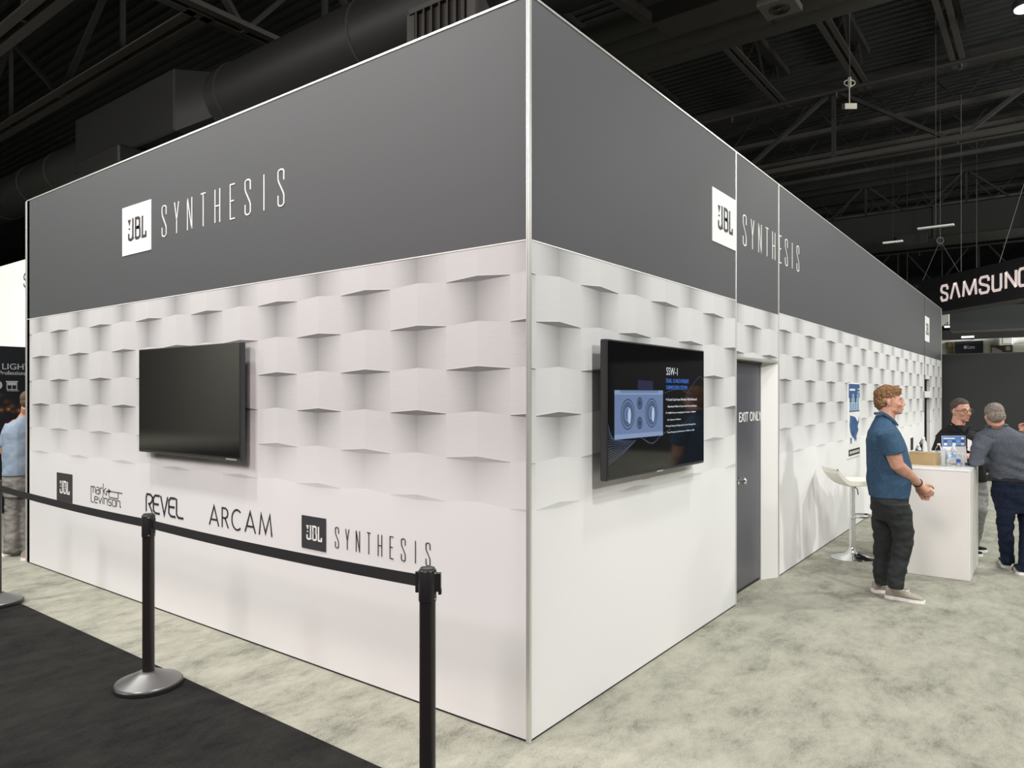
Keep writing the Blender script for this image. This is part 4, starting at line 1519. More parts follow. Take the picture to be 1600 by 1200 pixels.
# trousers
m = MB()
m.stack([rg(1393, 812, 27, .155), rg(1391, 795, 31, .165), rg(1390, 780, 31, .17), rg(1390, 768, 29, .155)], e1, e2, 24, 2.2)
DA, DB = D0 - .10, D0 + .11
m.stack([rg(1400, 919, 12.5, .068, DA - .02), rg(1400, 905, 14, .075, DA - .02), rg(1405, 875, 15.5, .082, DA), rg(1412.5, 845, 17, .09, DA), rg(1408, 825, 20, .10, DA), rg(1400, 800, 25, .115, DA), rg(1396, 785, 27, .12, DA)], e1, e2, 20)
m.stack([rg(1377, 912, 12, .068, DB), rg(1377, 895, 13, .075, DB), rg(1380, 860, 15, .085, DB), rg(1382, 830, 19, .10, DB), rg(1386, 800, 24, .115, DB), rg(1388, 785, 26, .12, DB)], e1, e2, 20)
m.remesh('trousers', M_trou, t, 0.008, 3, wrinkle(.013, 8, 1.8))
MB().tube([at(1400, 803, DA - .125), at(1424, 806, DA - .07)], .003, 6).build('pocket_seam', M_black, t)
M_shoe = cloth((0.36, 0.33, 0.28), (0.40, 0.37, 0.31), 40, (90, .2, .002))
shoe(t, floor_at(1384, 933), floor_at(1444, 943), .085, .098, M_shoe, M_whiteglow)
shoe(t, floor_at(1364, 925), floor_at(1418, 925), .085, .095, M_shoe, M_whiteglow)
M_hair1 = mat('ginger_blond_curls', (0.30, 0.17, 0.075), 0.8, bump=(130, 0.8, 0.01), var=(90, (0.16, 0.085, 0.04)))
head_details(t, hc, hf, hr, hu, 0.99, (M_hair1, (0.011, 55)), [(0, -.020, .050, .080, .098, .084), (0, .030, .082, .064, .062, .046), (0, -.052, .0, .070, .066, .085)], brow=mat('fair_brow', (0.28, 0.15, 0.07), 0.9))

# --- man in black shirt with glasses behind the counter --------------------------
D1 = 7.78
ray = (at(1500, 700, D1) - EYE)
ray.z = 0
ray.normalize()
e1 = Vector((ray.y, -ray.x, 0))
e2 = ray
K1 = 1 / 1.18
M_bshirt = cloth((0.014, 0.014, 0.016), (0.018, 0.018, 0.020), 20)
M_gtrou = cloth((0.20, 0.20, 0.20), (0.26, 0.26, 0.255), 30)
ft = floor_at(1531, 862)
t = thing('person', 'man with glasses in a black shirt leaning behind the white counter', 'person', (ft.x, ft.y, 0))
hf, hr, hu = axes(e1 * 0.60 - e2 * 0.80, 0.08, 0.05)
hc = at(1502, 641, D1)
body = MB()
head_into(body, hc, hf, hr, hu, 1.04)
body.tube([hc - hu * .05 - hf * .02, at(1497, 662, D1 + .02), at(1494, 674, D1 + .04)], [.064, .066, .08], 14)
body.stack([(at(1512, 760, D1 + .10), .15, .11), (at(1500, 715, D1 + .06), .17, .12), (at(1494, 682, D1 + .04), .17, .11), (at(1494, 671, D1 + .04), .09, .08)], e1, e2)
shA, elA, wrA = at(1470, 684, D1), at(1465, 720, D1 - .10), at(1484, 730, D1 - .36)
shB, elB, wrB = at(1522, 682, D1 + .05), at(1530, 720, D1 - .05), at(1515, 722, D1 - .30)
wrA.z = max(wrA.z, CH + .045)
wrB.z = max(wrB.z, CH + .045)
body.tube([shA, elA, wrA], [.055, .044, .028], 12)
body.tube([shB, elB, wrB], [.055, .044, .028], 12)
hand_into(body, wrA, (e1 * .7 - e2 * .6), Vector((0, 0, -1)), -e1 * .3 - e2 * .8, .3, 1.0)
hand_into(body, wrB, (-e1 * .6 - e2 * .6), Vector((0, 0, -1)), e1 * .3 - e2 * .6, .3, 1.0)
body.tube([at(1517, 765, D1 + .10), at(1529, 797, D1 + .04), at(1520, 850, D1 + .18)], [.06, .04, .03], 12)
body.tube([at(1508, 765, D1 + .20), at(1512, 810, D1 + .22), at(1512, 846, D1 + .33)], [.06, .04, .03], 12)
body.remesh('body', SKIN2, t, 0.008, 3)
m = MB()
m.stack([(at(1510, 750, D1 + .10), .205, .15), (at(1503, 725, D1 + .06), .205, .155), (at(1497, 700, D1 + .04), .205, .155), (at(1494, 682, D1 + .04), .20, .14), (at(1494, 671, D1 + .04), .135, .105), (at(1496, 664, D1 + .03), .082, .08)], e1, e2, 24, 2.2)
m.tube([shA + Vector((0, 0, .02)) + e1 * .03, shA.lerp(elA, .5), elA, elA.lerp(wrA, .3)], [.070, .070, .064, .056], 14)
m.tube([shB + Vector((0, 0, .02)) - e1 * .03, shB.lerp(elB, .5), elB, elB.lerp(wrB, .3)], [.070, .068, .060, .054], 14)
sh_ = m.remesh('shirt', M_bshirt, t, 0.010, 4, wrinkle(.006, 9))
m = MB()
m.tube([at(1484, 659, D1), at(1490, 664, D1 - .09), at(1500, 672, D1 - .12), at(1508, 678, D1 - .12)], [.010, .015, .015, .006], 8, flat=.6)
m.tube([at(1520, 664, D1 - .02), at(1515, 668, D1 - .10), at(1511, 678, D1 - .12)], [.010, .014, .006], 8, flat=.6)
m.build('collar', M_bshirt, sh_, smooth=True)
MB().tube([at(1498, 672, D1 - .125), at(1507, 690, D1 - .145), at(1512, 700, D1 - .15)], .004, 6).build('lanyard', M_black, t)
q = at(1515, 696, D1 - .16)
MB().obox(q, e1 * .02 - Vector((0, 0, .01)), e2 * .002, Vector((0, 0, .06))).build('badge', M_whiteglow, t)
m = MB()
m.stack([(at(1519, 790, D1 + .14), .15, .13), (at(1514, 765, D1 + .13), .18, .14), (at(1511, 745, D1 + .11), .18, .14)], e1, e2)
m.tube([at(1522, 772, D1 + .08), at(1530, 796, D1 + .02), at(1524, 835, D1 + .14), at(1519, 856, D1 + .2)], [.09, .080, .065, .06], 14)
m.tube([at(1508, 770, D1 + .20), at(1512, 810, D1 + .22), at(1512, 850, D1 + .35)], [.09, .08, .06], 14)
m.remesh('trousers', M_gtrou, t, 0.011, 3, wrinkle(.008, 11, 2.0))
shoe(t, floor_at(1513, 863), floor_at(1540, 861.5), .07, .095, M_bshirt, M_whiteglow)
shoe(t, floor_at(1508, 869), floor_at(1533, 868), .07, .095, M_bshirt, M_whiteglow)
M_hair2 = mat('dark_grey_brown_hair', (0.055, 0.038, 0.028), 0.8, bump=(150, 0.6, 0.006), var=(70, (0.10, 0.078, 0.062)))
head_details(t, hc, hf, hr, hu, 1.04, (M_hair2, (0.003, 70)), [(0, -.026, .046, .080, .092, .080), (0, .010, .075, .062, .060, .040), (0, -.050, .0, .074, .062, .070)])
P = lambda a, b, z: hc + (hr * a + hf * b + hu * z) * 1.04
g = MB()
for s_ in (-1, 1):
    g.tube([P(s_ * .033 + .024 * math.cos(a), .106, .0 + .017 * math.sin(a)) for a in [2 * math.pi * k / 18 for k in range(18)]], .0022, 6, closed=True)
    g.tube([P(s_ * .057, .104, .006), P(s_ * .076, .05, .004), P(s_ * .080, -.005, .0)], .0024, 6)
g.tube([P(-.009, .108, .004), P(.009, .108, .004)], .002, 6)
gl = g.build('glasses', mat('glasses_frame', (0.10, 0.09, 0.08), 0.3, 0.5), t, smooth=True)

# --- man in the grey shirt, seen from behind ---------------------------------------
D2 = 6.85
ray = (at(1570, 700, D2) - EYE)
ray.z = 0
ray.normalize()
e1 = Vector((ray.y, -ray.x, 0))
e2 = ray
M_gshirt = cloth((0.082, 0.094, 0.115), (0.115, 0.130, 0.155), 70)
M_jean = cloth((0.008, 0.013, 0.030), (0.012, 0.019, 0.040), 40)
ft = floor_at(1580, 892)
t = thing('person', 'grey-haired man in a grey shirt and dark jeans leaning on the counter, seen from behind', 'person', (ft.x, ft.y, 0))
hf, hr, hu = axes(e2 * 0.94 - e1 * 0.28, 0.25, -0.10)
hc = at(1554, 650, D2 - .02)
body = MB()
head_into(body, hc, hf, hr, hu, 1.0)
body.tube([hc - hu * .05 - hf * .03, at(1557, 665, D2), at(1561, 674, D2 + .02)], [.062, .066, .08], 14)
body.stack([(at(1586, 750, D2), .12, .08), (at(1582, 720, D2), .16, .12), (at(1572, 690, D2), .18, .12), (at(1565, 676, D2), .12, .09)], e1, e2)
shA, elA, wrA = at(1533, 688, D2), at(1525, 720, D2 - .05), at(1543, 727, D2 + .18)
wrA.z = max(wrA.z, CH + .05)
elA.z = max(elA.z, CH + .055)
shB, elB, wrB = at(1602, 690, D2 + .02), at(1622, 705, D2 + .12), at(1611, 680, D2 + .22)
body.tube([shA, elA, wrA], [.055, .046, .030], 12)
body.tube([shB, elB, wrB], [.055, .044, .030], 12)
hand_into(body, wrA, (e1 * .2 + e2 * .9), Vector((0, 0, -1)), e1, .4, 1.0)
hand_into(body, wrB, (-e1 * .75 + Vector((0, 0, .75))), -e2 - e1 * .3, (e1 * .4 + Vector((0, 0, 1))), 1.3, 1.0)
body.tube([at(1578, 760, D2), at(1571, 810, D2 - .02), at(1574, 872, D2 + .08)], [.060, .045, .032], 12)
body.tube([at(1598, 760, D2), at(1605, 815, D2 - .04), at(1601, 884, D2 - .08)], [.060, .045, .032], 12)
body.remesh('body', SKIN2, t, 0.008, 3)
m = MB()
m.stack([(at(1586, 752, D2), .185, .135), (at(1585, 740, D2), .195, .15), (at(1580, 722, D2), .205, .155), (at(1573, 704, D2), .225, .155), (at(1567, 690, D2), .245, .15), (at(1564, 679, D2), .205, .13), (at(1561, 671, D2 + .01), .125, .10), (at(1558, 665, D2), .078, .076)], e1, e2, 28, 2.3)
m.tube([shA + Vector((0, 0, .02)) + e1 * .04, shA.lerp(elA, .5), elA, elA.lerp(wrA, .55)], [.080, .076, .066, .054], 16)
m.tube([shB + Vector((0, 0, .02)) - e1 * .04, shB.lerp(elB, .5), elB, elB.lerp(wrB, .3)], [.080, .072, .064, .050], 14)
def fold(v):
    a = (v - ft)
    s_ = a.dot(e1) * .55 + a.z
    return .014 * math.sin(s_ * 55 + 3 * noise.noise(v * 4)) * max(0, noise.noise(v * 5 + Vector((3, 1, 2))) + .25) + .004 * noise.noise(v * 16)
sh_ = m.remesh('shirt', M_gshirt, t, 0.009, 3, fold)
m = MB()
cc_ = at(1557.5, 665.5, D2)
m.tube([cc_ + e1 * (.080 * math.cos(a)) + e2 * (.078 * math.sin(a)) + Vector((0, 0, .012 * math.sin(a + 2.6))) for a in [2 * math.pi * k / 24 for k in range(24)]], .014, 8, closed=True)
m.build('collar', M_gshirt, sh_, smooth=True)
m = MB()
m.stack([(at(1586, 751, D2), .190, .142), (at(1586, 745.5, D2), .192, .144)], e1, e2, 28, 2.3)
m.build('belt', mat('black_leather', (0.02, 0.02, 0.02), 0.3), t, smooth=True)
m = MB()
m.stack([(at(1587, 800, D2), .165, .125), (at(1587, 775, D2), .195, .145), (at(1587, 760, D2), .192, .14), (at(1586, 748, D2), .184, .134)], e1, e2, 24, 2.3)
m.stack([(at(1575, 880, D2 + .08), .056, .064), (at(1574, 868, D2 + .08), .060, .068), (at(1571.5, 835, D2), .066, .075), (at(1570.5, 805, D2 - .02), .076, .085), (at(1571, 780, D2), .092, .11), (at(1573, 765, D2), .10, .12)], e1, e2, 18)
m.stack([(at(1601, 892, D2 - .09), .060, .066), (at(1602, 878, D2 - .09), .063, .070), (at(1606, 835, D2 - .05), .068, .078), (at(1605, 805, D2 - .03), .078, .088), (at(1603, 780, D2), .092, .11), (at(1601, 765, D2), .10, .12)], e1, e2, 18)
tr = m.remesh('jeans', M_jean, t, 0.009, 3, wrinkle(.011, 9, 1.8))
m = MB()
yb_ = D2 - .158
for a, b in (((1564, 759), (1579, 760)), ((1564, 759), (1563, 780)), ((1579, 760), (1578, 780)), ((1563, 780), (1571, 786)), ((1571, 786), (1578, 780))):
    m.tube([at(a[0], a[1], yb_ + .02), at(b[0], b[1], yb_ + .02)], .003, 5)
m.build('back_pocket', M_jean, tr)
M_nshoe = cloth((0.014, 0.018, 0.032), (0.02, 0.025, 0.04), 40)
shoe(t, floor_at(1574, 888), floor_at(1568, 876), .075, .10, M_nshoe, M_whiteglow)
shoe(t, floor_at(1598, 899), floor_at(1592, 887), .075, .10, M_nshoe, M_whiteglow)
M_hair3 = mat('grey_hair', (0.28, 0.26, 0.235), 0.8, bump=(180, 0.7, 0.006), var=(60, (0.17, 0.13, 0.105)))
head_details(t, hc, hf, hr, hu, 1.0, (M_hair3, (0.002, 70)), [(0, -.020, .046, .080, .096, .078), (0, .020, .075, .066, .066, .042), (0, -.048, -.002, .074, .062, .070)])

# --- man in light blue tee at the left edge ------------------------------------------
D3 = 7.55
ray = (at(28, 700, D3) - EYE)
ray.z = 0
ray.normalize()
e1 = Vector((ray.y, -ray.x, 0))
e2 = ray
M_tee = cloth((0.26, 0.335, 0.43), (0.31, 0.39, 0.48), 20)
M_khaki = cloth((0.22, 0.215, 0.20), (0.27, 0.26, 0.24), 14)
ft = floor_at(22, 867)
t = thing('person', 'man in a light blue T-shirt and grey trousers, half hidden by the booth', 'person', (ft.x, ft.y, 0))
hf, hr, hu = axes(e2 * 0.8 + e1 * 0.5, 0.05, 0.0)
hc = at(47, 628, D3)
body = MB()
head_into(body, hc, hf, hr, hu, 1.0)
body.tube([hc - hu * .05 - hf * .03, at(43, 646, D3), at(40, 656, D3)], [.060, .062, .08], 14)
body.stack([(at(30, 745, D3), .13, .11), (at(32, 700, D3), .15, .12), (at(34, 665, D3), .15, .11), (at(39, 655, D3), .10, .08)], e1, e2)
shA, elA, wrA = at(15, 668, D3), at(7, 706, D3 + .05), at(14, 712, D3 + .28)
shB, elB, wrB = at(64, 668, D3 + .1), at(68, 706, D3 + .15), at(62, 712, D3 + .34)
body.tube([shA, elA, wrA], [.052, .044, .028], 12)
body.tube([shB, elB, wrB], [.052, .044, .028], 12)
hand_into(body, wrA, (e1 * .2 + e2 * .9), Vector((0, 0, -1)), e1, .6, 1.0)
hand_into(body, wrB, (-e1 * .2 + e2 * .9), Vector((0, 0, -1)), -e1, .6, 1.0)
body.tube([at(24, 750, D3), at(20, 800, D3), at(19, 860, D3)], [.075, .055, .042], 12)
body.tube([at(44, 750, D3 + .05), at(46, 800, D3 + .05), at(47, 860, D3 + .05)], [.075, .055, .042], 12)
body.remesh('body', SKIN2, t, 0.008, 3)
m = MB()
m.stack([(at(32, 742, D3), .165, .145), (at(33, 725, D3), .165, .15), (at(34, 700, D3), .17, .15), (at(36, 675, D3), .19, .14), (at(38, 664, D3), .165, .12), (at(40, 656, D3), .10, .09), (at(42, 651, D3), .068, .072)], e1, e2, 24, 2.2)
m.tube([shA + e1 * .03 + Vector((0, 0, .02)), shA.lerp(elA, .75)], [.075, .082], 14)
m.tube([shB - e1 * .03 + Vector((0, 0, .02)), shB.lerp(elB, .75)], [.075, .082], 14)
m.remesh('t_shirt', M_tee, t, 0.010, 4, wrinkle(.008, 9, .8))
m = MB()
m.stack([(at(32, 775, D3), .15, .13), (at(32, 755, D3), .165, .14), (at(32, 736, D3), .158, .135)], e1, e2, 20)
m.stack([(at(19, 862, D3 - .02), .078, .085), (at(20, 845, D3 - .02), .080, .09), (at(22, 805, D3), .082, .09), (at(25, 770, D3), .092, .11)], e1, e2, 18)
m.stack([(at(46, 860, D3 + .05), .075, .085), (at(46, 845, D3 + .05), .078, .09), (at(45, 805, D3 + .05), .082, .09), (at(42, 770, D3 + .05), .092, .11)], e1, e2, 18)
m.remesh('trousers', M_khaki, t, 0.010, 3, wrinkle(.012, 12, 1.8))
M_tan = cloth((0.36, 0.29, 0.24), (0.42, 0.34, 0.28), 40, (90, .2, .002))
shoe(t, floor_at(3, 869), floor_at(36, 864), .08, .10, M_tan, M_whiteglow)
shoe(t, floor_at(38, 876), floor_at(64, 866), .08, .10, M_tan, M_whiteglow)
M_hair4 = mat('short_brown_hair', (0.14, 0.09, 0.06), 0.9, bump=(200, 0.4, 0.004))
head_details(t, hc, hf, hr, hu, 1.0, (M_hair4, (0.001, 80)), [(0, -.018, .044, .077, .094, .078), (0, -.040, .0, .071, .060, .066)])

# ------------------------------------------------------------------ background, left
# dark wall with lettering (faces -Y)
WY = on_y(20, 800, 0).y
p = floor_at(20, 800)
WY = p.y
t = thing('display_wall', 'dark display wall with LIGHT lettering, icons and city lights behind the man in light blue', 'display wall', (p.x, WY, 0))
zt = on_y(20, 541.5, WY).z
a, b = on_y(-60, 600, WY), on_y(60, 600, WY)
mcity = bpy.data.materials.new('city_night_print')
mcity.use_nodes = True
nt = mcity.node_tree
X.nt = nt
bs = nt.nodes['Principled BSDF']
tc = nt.nodes.new('ShaderNodeTexCoord')
sx = nt.nodes.new('ShaderNodeSeparateXYZ')
nt.links.new(tc.outputs['Object'], sx.inputs[0])
vz = X(sx.outputs[2])
vo = nt.nodes.new('ShaderNodeTexVoronoi')
vo.inputs['Scale'].default_value = 11
nt.links.new(tc.outputs['Object'], vo.inputs['Vector'])
zc1 = on_y(10, 634, WY).z
band = (((vz - zc1) / 0.11).pow(2) * -1).exp()
spot = ((X(vo.outputs['Distance']) * -7).exp()) * band
zc2 = on_y(10, 660, WY).z
band2 = (((vz - zc2) / 0.09).pow(2) * -1).exp() * ((X(vo.outputs['Distance']) * -6).exp())
cmb = nt.nodes.new('ShaderNodeCombineColor')
nt.links.new((spot * 1.1 + band2 * .10 + 0.012).v, cmb.inputs[0])
nt.links.new((spot * .42 + band2 * .02 + 0.015).v, cmb.inputs[1])
nt.links.new((spot * .10 + band2 * .12 + 0.020).v, cmb.inputs[2])
nt.links.new(cmb.outputs[0], bs.inputs['Base Color'])
bs.inputs['Roughness'].default_value = .5
MB().box((a.x, WY, 0), (b.x, WY + .15, zt)).build('panel', mcity, t)
MW = frame((0, WY - .001, 0), (1, 0, 0), (0, 0, 1))
M_sil = mat('silver_lettering', (0.55, 0.57, 0.58), .5)
s_ = on_y(3.5, 577, WY); e_2 = on_y(47, 568, WY)
text_mb(MB(), 'LIGHT', MW, s_.x, s_.z, e_2.x - s_.x, .085, 0, .004).build('lettering', M_sil, t)
s_ = on_y(0, 585.5, WY); e_2 = on_y(43, 580, WY)
text_mb(MB(), 'Professional', MW, s_.x - .01, s_.z, e_2.x - s_.x + .01, .058, 0.004, .004).build('lettering', M_sil, t)
s_ = on_y(11, 611.5, WY)
text_mb(MB(), 'SHADES', MW, s_.x, s_.z, .145, .022, 0, .004).build('lettering', M_sil, t)
m = MB()
c_ = on_y(18.5, 602, WY)
cx_, cz_ = c_.x, c_.z
m.ribbon([(cx_ - .075, cz_ + .055), (cx_ + .075, cz_ + .055)], .014, MW, .004)
m.ribbon([(cx_ - .06, cz_ + .05), (cx_ - .06, cz_ - .06), (cx_ + .06, cz_ - .06), (cx_ + .06, cz_ + .05)], .010, MW, .004)
m.prism([(cx_ - .05, cz_), (cx_ + .05, cz_), (cx_ + .05, cz_ + .045), (cx_ - .05, cz_ + .045)], MW, .004)
m.ribbon([(cx_, cz_), (cx_, cz_ - .055)], .008, MW, .004)
m.prism(arc(on_y(-3, 600, WY).x, cz_, .05, .06, 0, 345, 23), MW, .004)
m.build('icons', M_sil, t)
# white header behind
DW = 14.0
WX = at(21, 500, DW).x
t = thing('white_tower', 'tall backlit white tower with a dark letter S, rising behind the dark display wall', 'tower', (WX, at(21, 500, DW).y, 0))
zt2 = on_x(21, 410.5, WX).z
ya_, yb2 = on_x(60, 500, WX).y, on_x(-70, 500, WX).y
MB().box((WX, ya_, 1.6), (WX + .5, yb2, zt2)).build('light_box', mat('backlit_white', (0.9, 0.9, 0.88), .5, emit=(0.97, 1.0, 0.93), estr=1.7), t)
MB().box((WX + .05, ya_ + .3, 0), (WX + .45, yb2, 1.6)).build('plinth', M_inkbox, t)
MS_ = frame((WX - .001, 0, 0), (0, -1, 0), (0, 0, 1))
c_ = on_x(40, 438, WX)
pts = [(.5, .78), (.42, .93), (.15, 1), (-.2, .97), (-.45, .82), (-.42, .64), (-.1, .54), (.25, .44), (.48, .28), (.42, .10), (.15, .0), (-.2, .02), (-.45, .16), (-.5, .28)]
m = MB().ribbon([(-c_.y + u * .15, c_.z + (v - .5) * .25) for u, v in pts], .028, MS_, .006)
m.build('lettering', M_ink, t)

# ------------------------------------------------------------------ background, right
DXW = floor_at(1540, 733).x
zt3 = on_x(1535, 553, DXW).z
t = thing('display_wall', 'long plain black partition closing the aisle behind the people', 'partition', (DXW, -3, 0))
MB().box((DXW, -9, 0.0), (DXW + .12, 3.0, zt3)).build('panel', mat('black_partition', (0.030, 0.031, 0.031), .7), t)
MB().box((DXW - .005, -9, zt3), (DXW + .125, 3.0, zt3 + .02)).build('cap_rail', M_steel2, t)
# pale hall wall and signs further back
WX2 = 27.0
za, zb_ = on_x(1530, 560, WX2).z, on_x(1530, 521, WX2).z
t = thing('white_partition', 'white partition wall of a far booth, above the black partition', 'partition', (WX2, -4, 0))
MB().box((WX2, -10, 0), (WX2 + .15, 3.2, zb_)).build('panel', mat('bright_white', (0.80, 0.80, 0.76), .6), t)
MXf = frame((WX2 - .001, 0, 0), (0, -1, 0), (0, 0, 1))
def fx(px, py):
    q_ = on_x(px, py, WX2 - .10)
    return q_
a, b = fx(1480, 556), fx(1536, 532)
t = thing('banner_sign', 'dark banner sign with a gold tree print on the far white wall', 'sign', (WX2 - .1, (a.y + b.y) / 2, a.z))
MB().box((WX2 - .10, a.y, a.z), (WX2 - .02, b.y, b.z)).build('board', mat('navy_board', (0.030, 0.036, 0.050), .5), t)
b1 = fx(1492, 532)
MB().box((WX2 - .105, a.y, a.z), (WX2 - .099, b1.y, b.z)).build('print', mat('gold_tree_print', (0.30, 0.25, 0.12), .6, var=(14, (0.05, 0.05, 0.03))), t)
MX3 = frame((WX2 - .104, 0, 0), (0, -1, 0), (0, 0, 1))
q0, q1 = on_x(1512, 545, WX2 - .104), on_x(1523, 539, WX2 - .104)
text_mb(MB(), 'Leon', MX3, -q0.y, q0.z, q0.y - q1.y, q1.z - q0.z, .01, .004).build('lettering', M_whiteglow, t)
q0, q1 = on_x(1506, 545, WX2 - .104), on_x(1510.5, 540, WX2 - .104)
MB().prism([(-q0.y, q0.z), (-q1.y, q0.z), (-q1.y, q1.z), (-q0.y, q1.z)], MX3, .004).build('emblem', M_whiteglow, t)
a, b = fx(1548, 556), fx(1582, 539)
t = thing('framed_picture', 'brown framed panel with a pale curve, right of the dark banner', 'picture', (WX2 - .1, (a.y + b.y) / 2, a.z))
MB().box((WX2 - .10, a.y, a.z), (WX2 - .02, b.y, b.z)).build('frame', mat('brown_wood', (0.10, 0.065, 0.035), .6), t)
w_, h_ = a.y - b.y, b.z - a.z
m = MB().prism([(-a.y + .05 * w_, a.z), (-a.y + .72 * w_, a.z), (-a.y + .62 * w_, a.z + .25 * h_), (-a.y + .45 * w_, a.z + .55 * h_), (-a.y + .22 * w_, a.z + .78 * h_), (-a.y + .05 * w_, a.z + .84 * h_)], MX3, .006)
m.prism([(-a.y + .70 * w_, a.z + .5 * h_), (-a.y + .90 * w_, a.z + .5 * h_), (-a.y + .90 * w_, a.z + .88 * h_), (-a.y + .70 * w_, a.z + .88 * h_)], MX3, .006)
m.build('picture', mat('pale_lilac', (0.42, 0.43, 0.50), .5), t)
# white duct and pipe boxes upper right of that wall
a, b = on_x(1565, 538, WX2 - .8), on_x(1583, 521, WX2 - .8)
t = thing('wall_duct', 'white painted duct elbow on the far wall at the right', 'air duct', (WX2 - .5, b.y, b.z))
MB().box((WX2 - .8, a.y, a.z), (WX2 - .15, b.y, b.z), .03).build('elbow', M_white, t)
c_ = on_x(1600, 530, WX2 - .7)
MB().tube([(WX2 - .5, b.y - .02, c_.z), (WX2 - .5, b.y - 3.0, c_.z)], abs(a.z - b.z) * .48, 20).build('pipe', M_white, t, smooth=True)
# grey hanging banner
GX = 20.5
a, b = on_x(1484, 514, GX), on_x(1610, 478, GX)
t = thing('hanging_banner', 'plain dark grey hanging header under the wordmark sign', 'banner', (GX, a.y, a.z))
MB().box((GX, a.y, on_x(1500, 517, GX).z), (GX + .8, a.y - 6, on_x(1540, 478, GX).z)).build('panel', mat('dark_green_grey', (0.060, 0.066, 0.066), .6), t)
for k in (0.6, 3.0, 5.4):
    MB().tube([(GX + .4, a.y - k, b.z), (GX + .4, a.y - k, 9)], .012, 6).build('wire', M_steel2, t)
# white panel left of it
GX2 = 24.0
a, b = on_x(1468, 509, GX2), on_x(1482.5, 484, GX2)
t = thing('suspended_board', 'pale suspended board just right of the far end of the booth', 'board', (GX2, b.y, a.z))
MB().box((GX2, a.y + .6, a.z), (GX2 + .2, b.y, b.z)).build('panel', mat('pale_panel', (0.62, 0.62, 0.58), .6), t)
for k in (.2, 1.2):
    MB().tube([(GX2 + .1, b.y + k, b.z), (GX2 + .1, b.y + k, 10.2)], .01, 5).build('wire', M_steel, t)
# far lamps
for i, (px, py, d) in enumerate(((1506, 521.5, 24.6), (1512, 526.5, 23.4), (1481.5, 510.0, 22.0))):
    c_ = at(px, py, d) if i < 2 else on_x(1480.5, 510.5, 23.85)
    t = thing('strip_lamp', ('upper of the two bright ceiling lamps above the dark banner', 'lower of the two bright ceiling lamps above the dark banner', 'bright lamp under the pale hanging panel')[i], 'lamp', tuple(c_))
    dd_ = Vector((0, .17 if i < 2 else .08, 0))
    MB().obox(c_, dd_, (.05, 0, 0), (0, 0, .025)).build('tube', mat('lit_tube', (1, 1, 1), .4, emit=(1, 1, .93), estr=5.0), t)
    MB().obox(c_ + Vector((0, 0, .045)), dd_ * 1.05, (.06, 0, 0), (0, 0, .02)).build('housing', M_steel2, t)
    MB().tube([c_ + Vector((0, 0, .05)), Vector((27.0 if i < 2 else 24.003, c_.y, c_.z + (.05 if i < 2 else .16)))], .012, 5).build('arm', M_steel2, t)
# low dark soffit over the far booths
c_ = on_x(1540, 519, 25.5)
t = MB().box((25.2, -10, c_.z - .22), (25.5, 2.9, c_.z + .10)).build('dark_beam', M_steel)
tag(t, 'dark beam in front of the top of the far white wall', 'beam')

# big hanging wordmark sign
zt4, zb4 = 4.80, 3.865
dL, dR = (zt4 - 1.7) * FPX / (HOR - 440), (zt4 - 1.7) * FPX / (HOR - 401)
pL, pR = at(1436, 440, dL), at(1600, 401, dR)
pL.z = pR.z = 0
u = (pR - pL).normalized()
Ls = (pR - pL).length
Lt = Ls * 1.9
nn = Vector((u.y, -u.x, 0))
if nn.dot(EYE - pL) < 0:
    nn = -nn
t = thing('hanging_sign', 'large black hanging sign with the word SAMSUNG at the right edge', 'sign', (pL.x, pL.y, zb4))
up = Vector((0, 0, 1))
MB().obox(pL + u * Lt / 2 - nn * .3 + up * (zt4 + zb4) / 2, u * Lt / 2, nn * .3, up * (zt4 - zb4) / 2).build('box', mat('black_sign_fabric', (0.045, 0.042, 0.047), .7), t)
MSG = frame(pL + nn * .002, u, up)
if (MSG.to_3x3() @ Vector((0, 0, 1))).dot(nn) < 0:
    MSG = frame(pL + nn * .002, -u, up)


def on_sign(px, py):
    d = FW + RT * ((px - 800) / FPX) + up * ((HOR - py) / FPX)
    k = (pL - EYE).dot(nn) / d.dot(nn)
    q_ = EYE + d * k
    return ((q_ - pL).dot(u), q_.z)


lx0, lz0 = on_sign(1470, 472)
_, lz1 = on_sign(1478, 444)
LH = lz1 - lz0
Sg = [[(1, .70), (1, .85), (.85, 1), (.15, 1), (0, .85), (0, .70), (.15, .58), (.85, .42), (1, .30), (1, .15), (.85, 0), (.15, 0), (0, .15), (0, .30)]]
Ag = [[(0, 0), (.42, 1)], [(.58, 1), (1, 0)], [(.36, .97), (.64, .97)]]
Mg = [[(0, 0), (.08, 1)], [(.08, 1), (.5, .05)], [(.5, .05), (.92, 1)], [(.92, 1), (1, 0)]]
Ug = [[(0, 1), (0, .15), (.15, 0), (.85, 0), (1, .15), (1, 1)]]
Ng = [[(0, 0), (0, 1)], [(0, 1), (1, 0)], [(1, 0), (1, 1)]]
Gg = [[(1, .72), (1, .85), (.85, 1), (.15, 1), (0, .85), (0, .15), (.15, 0), (.85, 0), (1, .15), (1, .48), (.55, .48)]]
mb = MB()
xx = lx0
edges_px = (1470, 1484.5, 1504, 1530, 1550, 1570.5, 1591)
starts = [on_sign(q_, 455)[0] for q_ in edges_px]
ends = [on_sign(q_, 455)[0] for q_ in (1482, 1501, 1527, 1546.5, 1566, 1589.5, 1610)]
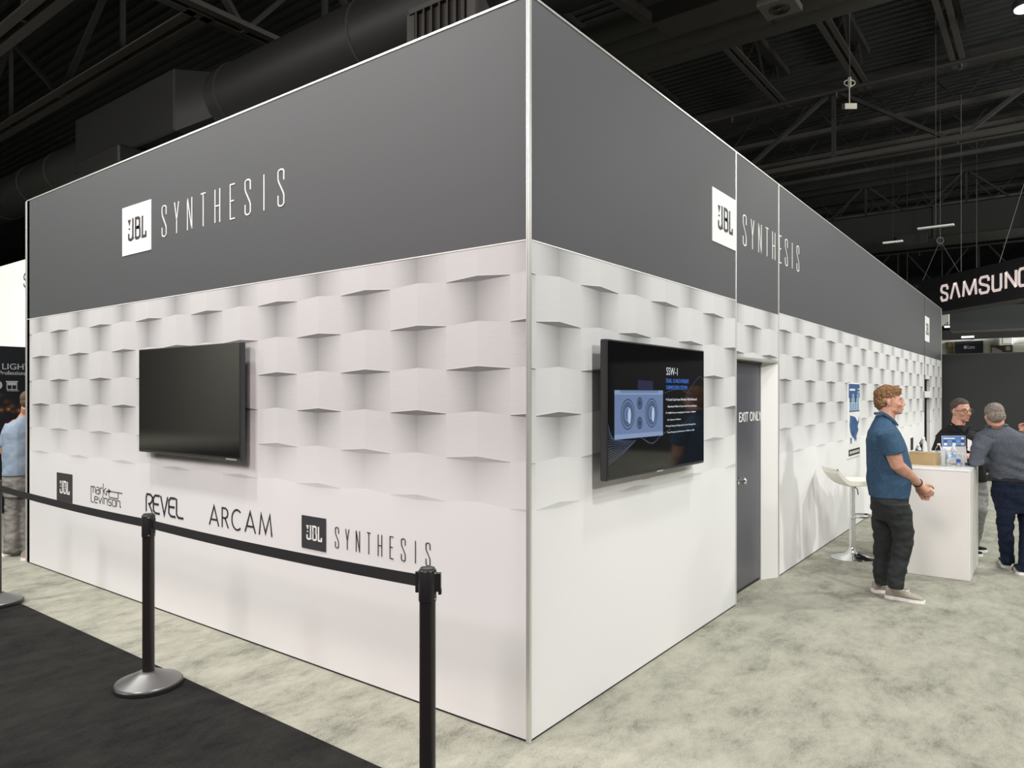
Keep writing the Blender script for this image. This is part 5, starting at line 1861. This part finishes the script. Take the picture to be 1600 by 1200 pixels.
for gl, a, b in zip((Sg, Ag, Mg, Sg, Ug, Ng, Gg), starts, ends):
    sw_ = LH * .14
    for pl in gl:
        mb.ribbon([(a + sw_ / 2 + uu * (b - a - sw_), lz0 + sw_ / 2 + vv * (LH - sw_)) for uu, vv in pl], sw_, MSG, .012)
mb.build('lettering', mat('lit_pink_white', (0.8, 0.76, 0.74), .4, emit=(1.0, 0.83, 0.79), estr=1.35), t)
hk = at(1469, 376, dL * .97)
m = MB()
for q_ in (at(1441, 439, dL), at(1499, 424, dL * .925)):
    m.tube([hk, Vector((q_.x, q_.y, zt4))], .006, 6)
m.tube([hk, Vector((hk.x, hk.y, 9.4))], .006, 6)
m.tube([hk + RT * (.09 * math.cos(a)) + up * (.09 * math.sin(a)) for a in [2 * math.pi * k / 12 for k in range(12)]], .010, 6, closed=True)
q_ = pL + u * (Ls * .80)
m.tube([Vector((q_.x, q_.y, zt4)), Vector((q_.x, q_.y, zt4)) + RT * 1.0 + up * 3.2], .006, 6)
q_ = pL + u * (Ls * .45)
m.tube([Vector((q_.x, q_.y, zt4)), Vector((q_.x, q_.y, 9.3))], .006, 6)
m.build('suspension_wires', mat('steel_wire', (0.22, 0.22, 0.21), .5), t)

# small black pedestal table behind the man in grey
p = floor_at(1551, 748)
t = thing('pedestal_table', 'black pedestal table foot on the carpet behind the man in grey', 'table', (p.x, p.y, 0))
MB().lathe(p, [(0.52, 0), (0.52, .025), (0.10, .06), (0.06, .12)], 28).build('foot', M_black, t, smooth=True)
MB().lathe(p, [(0.05, .06), (0.05, .92)], 16).build('column', M_black, t, smooth=True)
MB().lathe(p, [(0.34, .92), (0.35, .925), (0.35, .95), (0.34, .955)], 28).build('table_top', M_black, t, smooth=True)
p = floor_at(1556, 737)
t = thing('pedestal_stool', 'second black pedestal foot just beyond the table foot', 'stool', (p.x, p.y, 0))
MB().lathe(p, [(0.42, 0), (0.42, .02), (0.08, .05), (0.05, .1)], 24).build('foot', M_black, t, smooth=True)
MB().lathe(p, [(0.04, .05), (0.04, .70)], 14).build('column', M_black, t, smooth=True)
MB().lathe(p, [(0.2, .70), (0.22, .72), (0.22, .77), (0.2, .79)], 24).build('seat', M_black, t, smooth=True)
